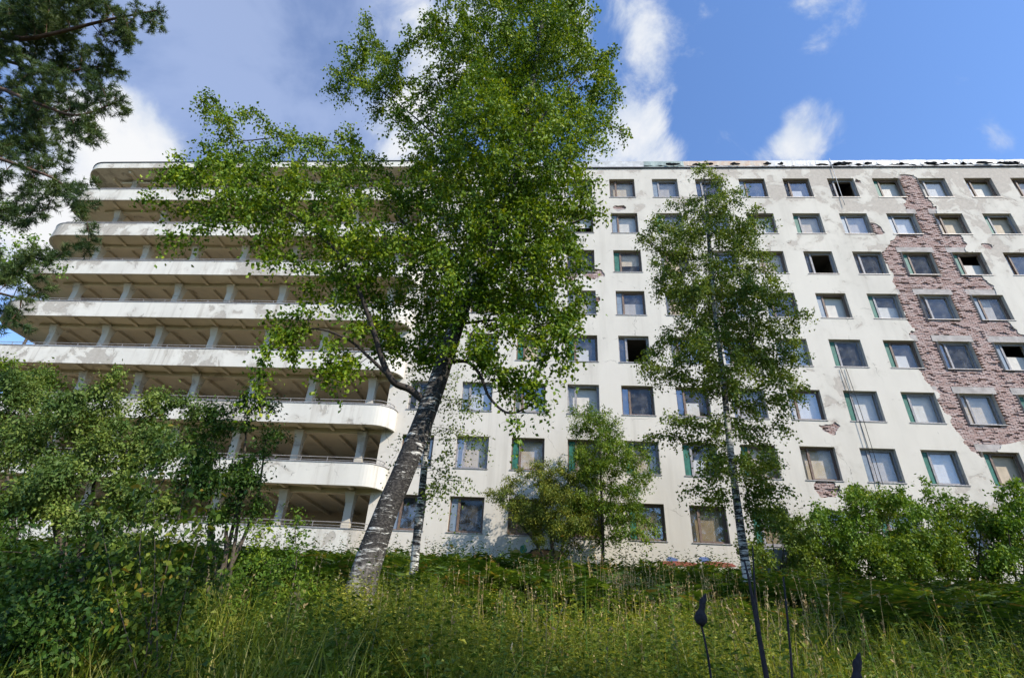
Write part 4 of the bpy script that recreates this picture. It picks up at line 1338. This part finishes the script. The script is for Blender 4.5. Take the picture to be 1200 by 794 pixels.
def grass():
    x, y, z, g = scatter(26000, 3.4, 13, power=.9, seed=201)
    k = patch(x, y, 1.8, 1.0) > .44
    x, y, z = x[k], y[k], z[k]; n = len(x)
    h = g.uniform(.3, .85, n) * (.7 + .6 * patch(x, y, .6, 2.0))
    h = np.minimum(h, np.maximum(.16, .078 * y - z) * g.uniform(.6, 1.35, n))
    th = g.uniform(0, 2 * math.pi, n); lean = g.uniform(.1, .75, n) * h
    dx, dy = np.cos(th) * lean, np.sin(th) * lean
    w = g.uniform(.003, .008, n)
    ph = th + math.pi / 2 + g.normal(0, .4, n)
    sx, sy = np.cos(ph) * w, np.sin(ph) * w
    v = np.empty((n, 5, 3))
    b = np.stack([x, y, z - .03], 1); m = np.stack([x + dx * .3, y + dy * .3, z + h * .62], 1); t = np.stack([x + dx, y + dy, z + h * .97], 1); s = np.stack([sx, sy, 0 * sx], 1)
    v[:, 0] = b - s; v[:, 1] = b + s; v[:, 2] = m + s * .8; v[:, 3] = m - s * .8; v[:, 4] = t
    i = np.arange(n)[:, None] * 5
    f = np.concatenate([np.hstack([i, i+1, i+2]), np.hstack([i, i+2, i+3]), np.hstack([i+3, i+2, i+4])])
    tag(link('grass', np_mesh('grass', v.reshape(-1, 3), f), M['grass']), 'uncut yellow-green grass covering the bank in front of the building', 'grass', kind='stuff')


grass()


def herbs(name, label, n, y0, y1, seed, mat, hr, lr, wr, thr, ph, az=(-50, 48), per=14, rise=(-.25, .7)):
    """upright stems with leaves all the way up, in drifts"""
    x, y, z, g = scatter(n, y0, y1, az[0], az[1], power=.85, seed=seed)
    k = patch(x, y, 2.1, ph) > thr
    x, y, z = x[k], y[k], z[k]; n = len(x)
    h = g.uniform(hr[0], hr[1], n) * (.35 + 1.35 * patch(x, y, 1.7, ph + 1) ** 1.5)
    if y1 < 20:       # the meadow thins out and gets lower up the bank, where the ferns take over
        h = np.minimum(h, np.maximum(.16, .078 * y - z - .004 * np.abs(x) * y) * g.uniform(.6, 1.3, n))
    O = np.stack([x, y, z + .02], 1)
    d = np.stack([g.normal(0, .16, n), g.normal(0, .16, n), np.ones(n)], 1); d /= np.linalg.norm(d, axis=1)[:, None]
    t = (np.arange(per)[None] + g.uniform(0, 1, (n, per))) / per
    p = O[:, None] + d[:, None] * (h[:, None] * (.2 + .8 * t))[..., None]
    p = p.reshape(-1, 3); m = len(p)
    a = g.uniform(0, 2 * math.pi, m)
    ax = np.stack([np.cos(a), np.sin(a), g.uniform(rise[0], rise[1], m)], 1); ax /= np.linalg.norm(ax, axis=1)[:, None]
    sd = np.stack([-np.sin(a), np.cos(a), g.normal(0, .25, m)], 1); up = np.cross(sd, ax)
    l = (g.uniform(lr[0], lr[1], (m, 1)) * (1.15 - .6 * t.reshape(-1, 1))); w = l * g.uniform(wr[0], wr[1], (m, 1))
    v = np.empty((m, 4, 3)); v[:, 0] = p; v[:, 1] = p + ax*l*.45 + sd*w - up*w*.3; v[:, 2] = p + ax*l - np.array((0, 0, 1)) * l * .25; v[:, 3] = p + ax*l*.45 - sd*w - up*w*.3
    f = np.arange(m * 4).reshape(m, 4)
    s = np.stack([np.full(n, .0016), np.zeros(n), np.zeros(n)], 1); e = O + d * h[:, None]
    vs = np.stack([O - s, O + s, e + s * .4, e - s * .4], 1).reshape(-1, 3)
    fs = np.arange(n * 4).reshape(n, 4) + m * 4
    tag(link(name, np_mesh(name, np.concatenate([v.reshape(-1, 3), vs]), np.concatenate([f, fs])), M[mat]), label, 'weeds', kind='stuff')


herbs('weeds', 'tangle of low green weeds growing through the grass', 15000, 3.6, 14, 202, 'herb', (.35, 1.05), (.035, .11), (.16, .36), .42, 4.0)
herbs('yellow_weeds', 'drifts of low yellow-green weeds in the sunny grass', 8500, 4.4, 9.5, 206, 'weed_yellow', (.4, 1.0), (.03, .085), (.18, .40), .45, 2.3, (-22, 21), 16)
herbs('broad_weeds', 'broad-leaved dark weeds scattered on the bank', 5200, 3.6, 12, 207, 'weed_dark', (.35, .9), (.06, .13), (.28, .42), .48, 5.1, per=9)
herbs('wall_weeds', 'shaggy weeds along the foot of the wall', 5200, 15, 26.5, 208, 'fern', (.5, 1.15), (.10, .24), (.14, .3), .30, 6.2, (-52, 52), 13)


def ferns():
    x, y, z, g = scatter(3400, 8.5, 26, -52, 52, power=.9, seed=203)
    k = patch(x, y, .45, 7.0) > .22
    x, y, z = x[k], y[k], z[k]
    n = len(x); fr = 5; pin = 11
    P, F = [], []
    O = np.repeat(np.stack([x, y, z], 1), fr, 0); N_ = len(O)
    a = g.uniform(0, 2 * math.pi, N_); L = g.uniform(.55, 1.05, N_) * np.repeat(.6 + .75 * patch(x, y, 1.3, 3.3), fr)
    dirx, diry = np.cos(a), np.sin(a)
    vs = []
    for j in range(pin):
        t = .22 + .78 * j / (pin - 1)
        out = L * (.75 * t ** 1.5); zz = L * (1.0 * t - .42 * t ** 3)
        c = O + np.stack([dirx * out, diry * out, zz], 1)
        half = L * (.30 * math.sin(math.pi * min(1, (1.06 - t) * .82)) + .02)
        wd = L * .05
        for s in (-1, 1):
            sx, sy = -diry * s, dirx * s
            tipp = c + np.stack([sx * half + dirx * half * .35, sy * half + diry * half * .35, -half * .25 + g.normal(0, .015, N_)], 1)
            fw = np.stack([dirx * wd, diry * wd, wd * .5], 1)
            q = np.stack([c - fw * .5, (c + tipp) / 2 - fw * .55, tipp, (c + tipp) / 2 + fw * .55], 1)
            vs.append(q)
    v = np.concatenate(vs, 0).reshape(-1, 3)
    f = np.arange(len(v)).reshape(-1, 4)
    tag(link('ferns', np_mesh('ferns', v, f), M['fern']), 'dark band of fern fronds on the slope below the wall', 'ferns', kind='stuff')


ferns()


def dry_stalks():
    x1, y1, z1, g = scatter(330, 6.0, 12, -6, 26, seed=204)
    x2, y2, z2, _ = scatter(240, 4.5, 12, -30, 42, seed=205)
    cx_ = g.integers(0, 9, 170); ca = np.array([.02, .08, .12, .135, .16, .2, .27, -.12, .42])[cx_]; cy = np.array([9.0, 9.6, 8.8, 9.8, 9.2, 9.0, 9.4, 8.6, 8.0])[cx_] + g.normal(0, .16, 170)
    x3 = cy * np.tan(ca) + g.normal(0, .16, 170)
    x, y = np.concatenate([x1, x2, x3]), np.concatenate([y1, y2, cy]); z = hgt(x, y); n = len(x)
    h = g.uniform(.5, 1.05, n)
    h[-170:] *= 1.15
    lean = g.normal(0, .13, (n, 2)) * h[:, None]
    w = g.uniform(.0015, .0035, n)
    b = np.stack([x, y, z], 1); e = b + np.stack([lean[:, 0], lean[:, 1], h], 1); s = np.stack([w, 0*w, 0*w], 1)
    v = [np.stack([b - s, b + s, e + s * .5, e - s * .5], 1).reshape(-1, 3)]
    # feathery seed heads
    m = 7
    hp = (e[:, None] - (e - b)[:, None] * (g.uniform(0, .16, (n, m))[..., None])).reshape(-1, 3)
    ax = g.normal(0, 1, (n * m, 3)); ax[:, 2] = abs(ax[:, 2]) + .6; ax /= np.linalg.norm(ax, axis=1)[:, None]
    sd = np.cross(ax, g.normal(0, 1, (n * m, 3))); sd /= np.linalg.norm(sd, axis=1)[:, None]
    l = g.uniform(.02, .05, (n * m, 1))
    v.append(np.stack([hp, hp + ax*l*.5 + sd*l*.2, hp + ax*l, hp + ax*l*.5 - sd*l*.2], 1).reshape(-1, 3))
    v = np.concatenate(v)
    tag(link('dry_stalks', np_mesh('dry_stalks', v, np.arange(len(v)).reshape(-1, 4)), M['dry']), 'straw-coloured dry grass stalks standing above the bank', 'dry grass', kind='stuff')


dry_stalks()


def tall_weeds():
    """single tall leafy plants that stand out of the tangle"""
    g = random.Random(9)
    spec = [(686, 5.2, 665, 'tall thin weed with narrow leaves at bottom centre'), (590, 5.0, 690, 'tall leafy weed in the grass right of the birch trunk base'), (420, 4.6, 725, 'pale leafy seedling before the birch trunk base'),
            (948, 7.5, 680, 'spiky green weed beside the dark leaning stalks'), (1085, 6.2, 690, 'tall weed with drooping pale seed tips at lower right'), (790, 6.0, 690, 'bushy upright weed next to the dark bud'),
            (650, 7.0, 672, 'willowherb spike at centre of the sunny grass'), (330, 6.0, 690, 'weed with bare stem left of the birch trunk'), (1010, 5.2, 715, 'leafy weed near the second dark bud'), (520, 6.4, 668, 'grey-green weed right against the thin birch'),
            (1150, 5.6, 705, 'weed at the lower right corner'), (730, 5.0, 720, 'short bright weed left of the dark bud')]
    for i, (px, Y, ptop, lb) in enumerate(spec):
        t = at(px, ptop, Y); x = t[0]; z = float(hgt(x, Y)); h = max(.5, t[2] - z)
        root = empty('tall_weed', (x, Y, z)); tag(root, lb, 'weed', 'tall single weeds in the grass')
        bend = g.uniform(-.06, .06)
        MB().tube([(0, 0, -.05), (bend * .4, 0, h * .5), (bend, 0, h)], [.006, .005, .002], 5).build('stem', M['elder_leaf'], root, True)
        v, f = [], []
        nl = 26
        for k in range(nl):
            tt = .18 + .8 * k / nl; a = k * 2.4 + g.uniform(-.3, .3)
            l = (.10 if i != 2 else .13) * (1.15 - .75 * tt) * g.uniform(.8, 1.2); w = l * (.14 if i != 2 else .3)
            p = Vector((bend * tt * tt, 0, h * tt)); ax = Vector((math.cos(a), math.sin(a), g.uniform(.1, .7))).normalized(); sd = Vector((-math.sin(a), math.cos(a), 0))
            b = len(v); mid = p + ax * l * .5 + Vector((0, 0, .01))
            v += [p, mid + sd * w, p + ax * l - Vector((0, 0, l * .3)), mid - sd * w]; f.append([b, b+1, b+2, b+3])
        link('foliage', np_mesh('foliage', np.array(v), f), M['herb'], root)


tall_weeds()


def dark_stalks():
    for (pts, Y, rad, lb) in [([(834, 800), (830, 770), (825, 745), (822, 733)], 2.6, .0045, 'dark dried seed head on a thin stem right of centre'),
                              ([(1010, 860), (1009, 830), (1007, 812)], 2.3, .0045, 'dark dried seed head just entering the bottom edge')]:
        tip = at(*pts[-1], Y)
        x0 = at(pts[0][0], pts[0][1], Y); z0 = float(hgt(x0[0], Y))
        root = empty('seed_head_plant', (x0[0], Y, z0)); tag(root, lb, 'dead plant', 'dark seed heads near the camera')
        o = np.array((x0[0], Y, z0))
        P = [np.array((x0[0] + .02, Y, z0 - .05)) - o] + [at(a, b, Y) - o for a, b in pts]
        MB().tube(P, rad, 6).build('stem', M['dead'], root, True)
        mb = MB(); T = tip - o
        prof = [(0, .007), (.006, .018), (.014, .026), (.024, .031), (.036, .032), (.048, .029), (.058, .024), (.068, .018), (.078, .015), (.09, .017), (.102, .019), (.115, .018), (.128, .014), (.14, .008), (.148, .003)]
        mb.tube([T + np.array((.012 * (h / .08) ** 2, .0, h)) * .85 for h, _ in prof], [r * .8 for _, r in prof], 16)
        V = np.array(mb.v)
        for i in range(len(V)): V[i] += .006 * np.array(mn.noise_vector(Vector(V[i]) * 38)) + .003 * np.array(mn.noise_vector(Vector(V[i]) * 110))
        link('seed_head', np_mesh('seed_head', V, mb.f, True), M['dead'], root)
    stems = [([(905, 830), (896, 780), (886, 725), (878, 680), (872, 655)], 2.4, [.011, .010, .008, .005, .003], 'thick black leaning dead stalk at lower right'),
             ([(902, 830), (893, 760), (885, 700), (882, 640)], 2.7, [.007, .006, .005, .003], 'thin black dead stalk beside the thick leaning one'),
             ([(930, 830), (927, 770), (922, 715), (918, 675)], 2.6, [.006, .005, .0045, .003], 'straight thin dark stalk right of the leaning pair')]
    for pts, Y, rad, lb in stems:
        x0 = at(*pts[0], Y); z0 = float(hgt(x0[0], Y)); o = np.array((x0[0], Y, z0))
        P = [np.array((0.01, 0, -.05))] + [at(a, b, Y) - o for a, b in pts]
        so = MB().tube(P, [rad[0]] + rad, 7).build('dead_stalk', M['dead'], None, True, tuple(o))
        tag(so, lb, 'dead plant', 'black dead stalks near the camera')


dark_stalks()


def bits():
    # two cables hanging out of a window
    for i, (a, b, lb) in enumerate([((985, 431), (1030, 568), 'left of two dark cables hanging from an upper window'), ((990, 431), (1036, 568), 'right of two dark cables hanging from an upper window')]):
        p, q = at(*a, D - .06), at(*b, D - .12)
        pts = [p + (q - p) * t + np.array((.06 * math.sin(3 * t + i), -.04 * math.sin(math.pi * t), 0)) for t in np.linspace(0, 1, 14)]
        tag(MB().tube([x - q for x in pts], .016, 5).build('hanging_cable', M['wire'], None, True, tuple(q)), lb, 'cable', 'cables hanging on the wall')
    p, q = at(972, 186, D - .1), at(990, 240, D - .12)
    pts = [p + (q - p) * t for t in np.linspace(0, 1, 8)]
    tag(MB().tube([x - q for x in pts], .02, 5).build('hanging_cable', M['flash_white'], None, True, tuple(q)), 'pale wire dangling from the torn roof edge', 'cable')
    c = at(908, 652, 24.5); z = float(hgt(c[0], 24.5))
    v = MB().box(-.75, .75, -.5, .5, -.3, c[2] - z + .25)
    V = np.array(v.v); V[4:, :2] *= .93
    for i in range(8): V[i] += np.array((.04, .03, .03)) * np.array(mn.noise_vector(Vector(V[i]) * 3))
    o = link('concrete_block', np_mesh('concrete_block', V, v.f), M['block'], None, (c[0], 24.5, z))
    bv = o.modifiers.new('bevel', 'BEVEL'); bv.width = .05; bv.segments = 2
    tag(o, 'grey concrete block standing by the wall right of the slender birch', 'concrete block')


bits()
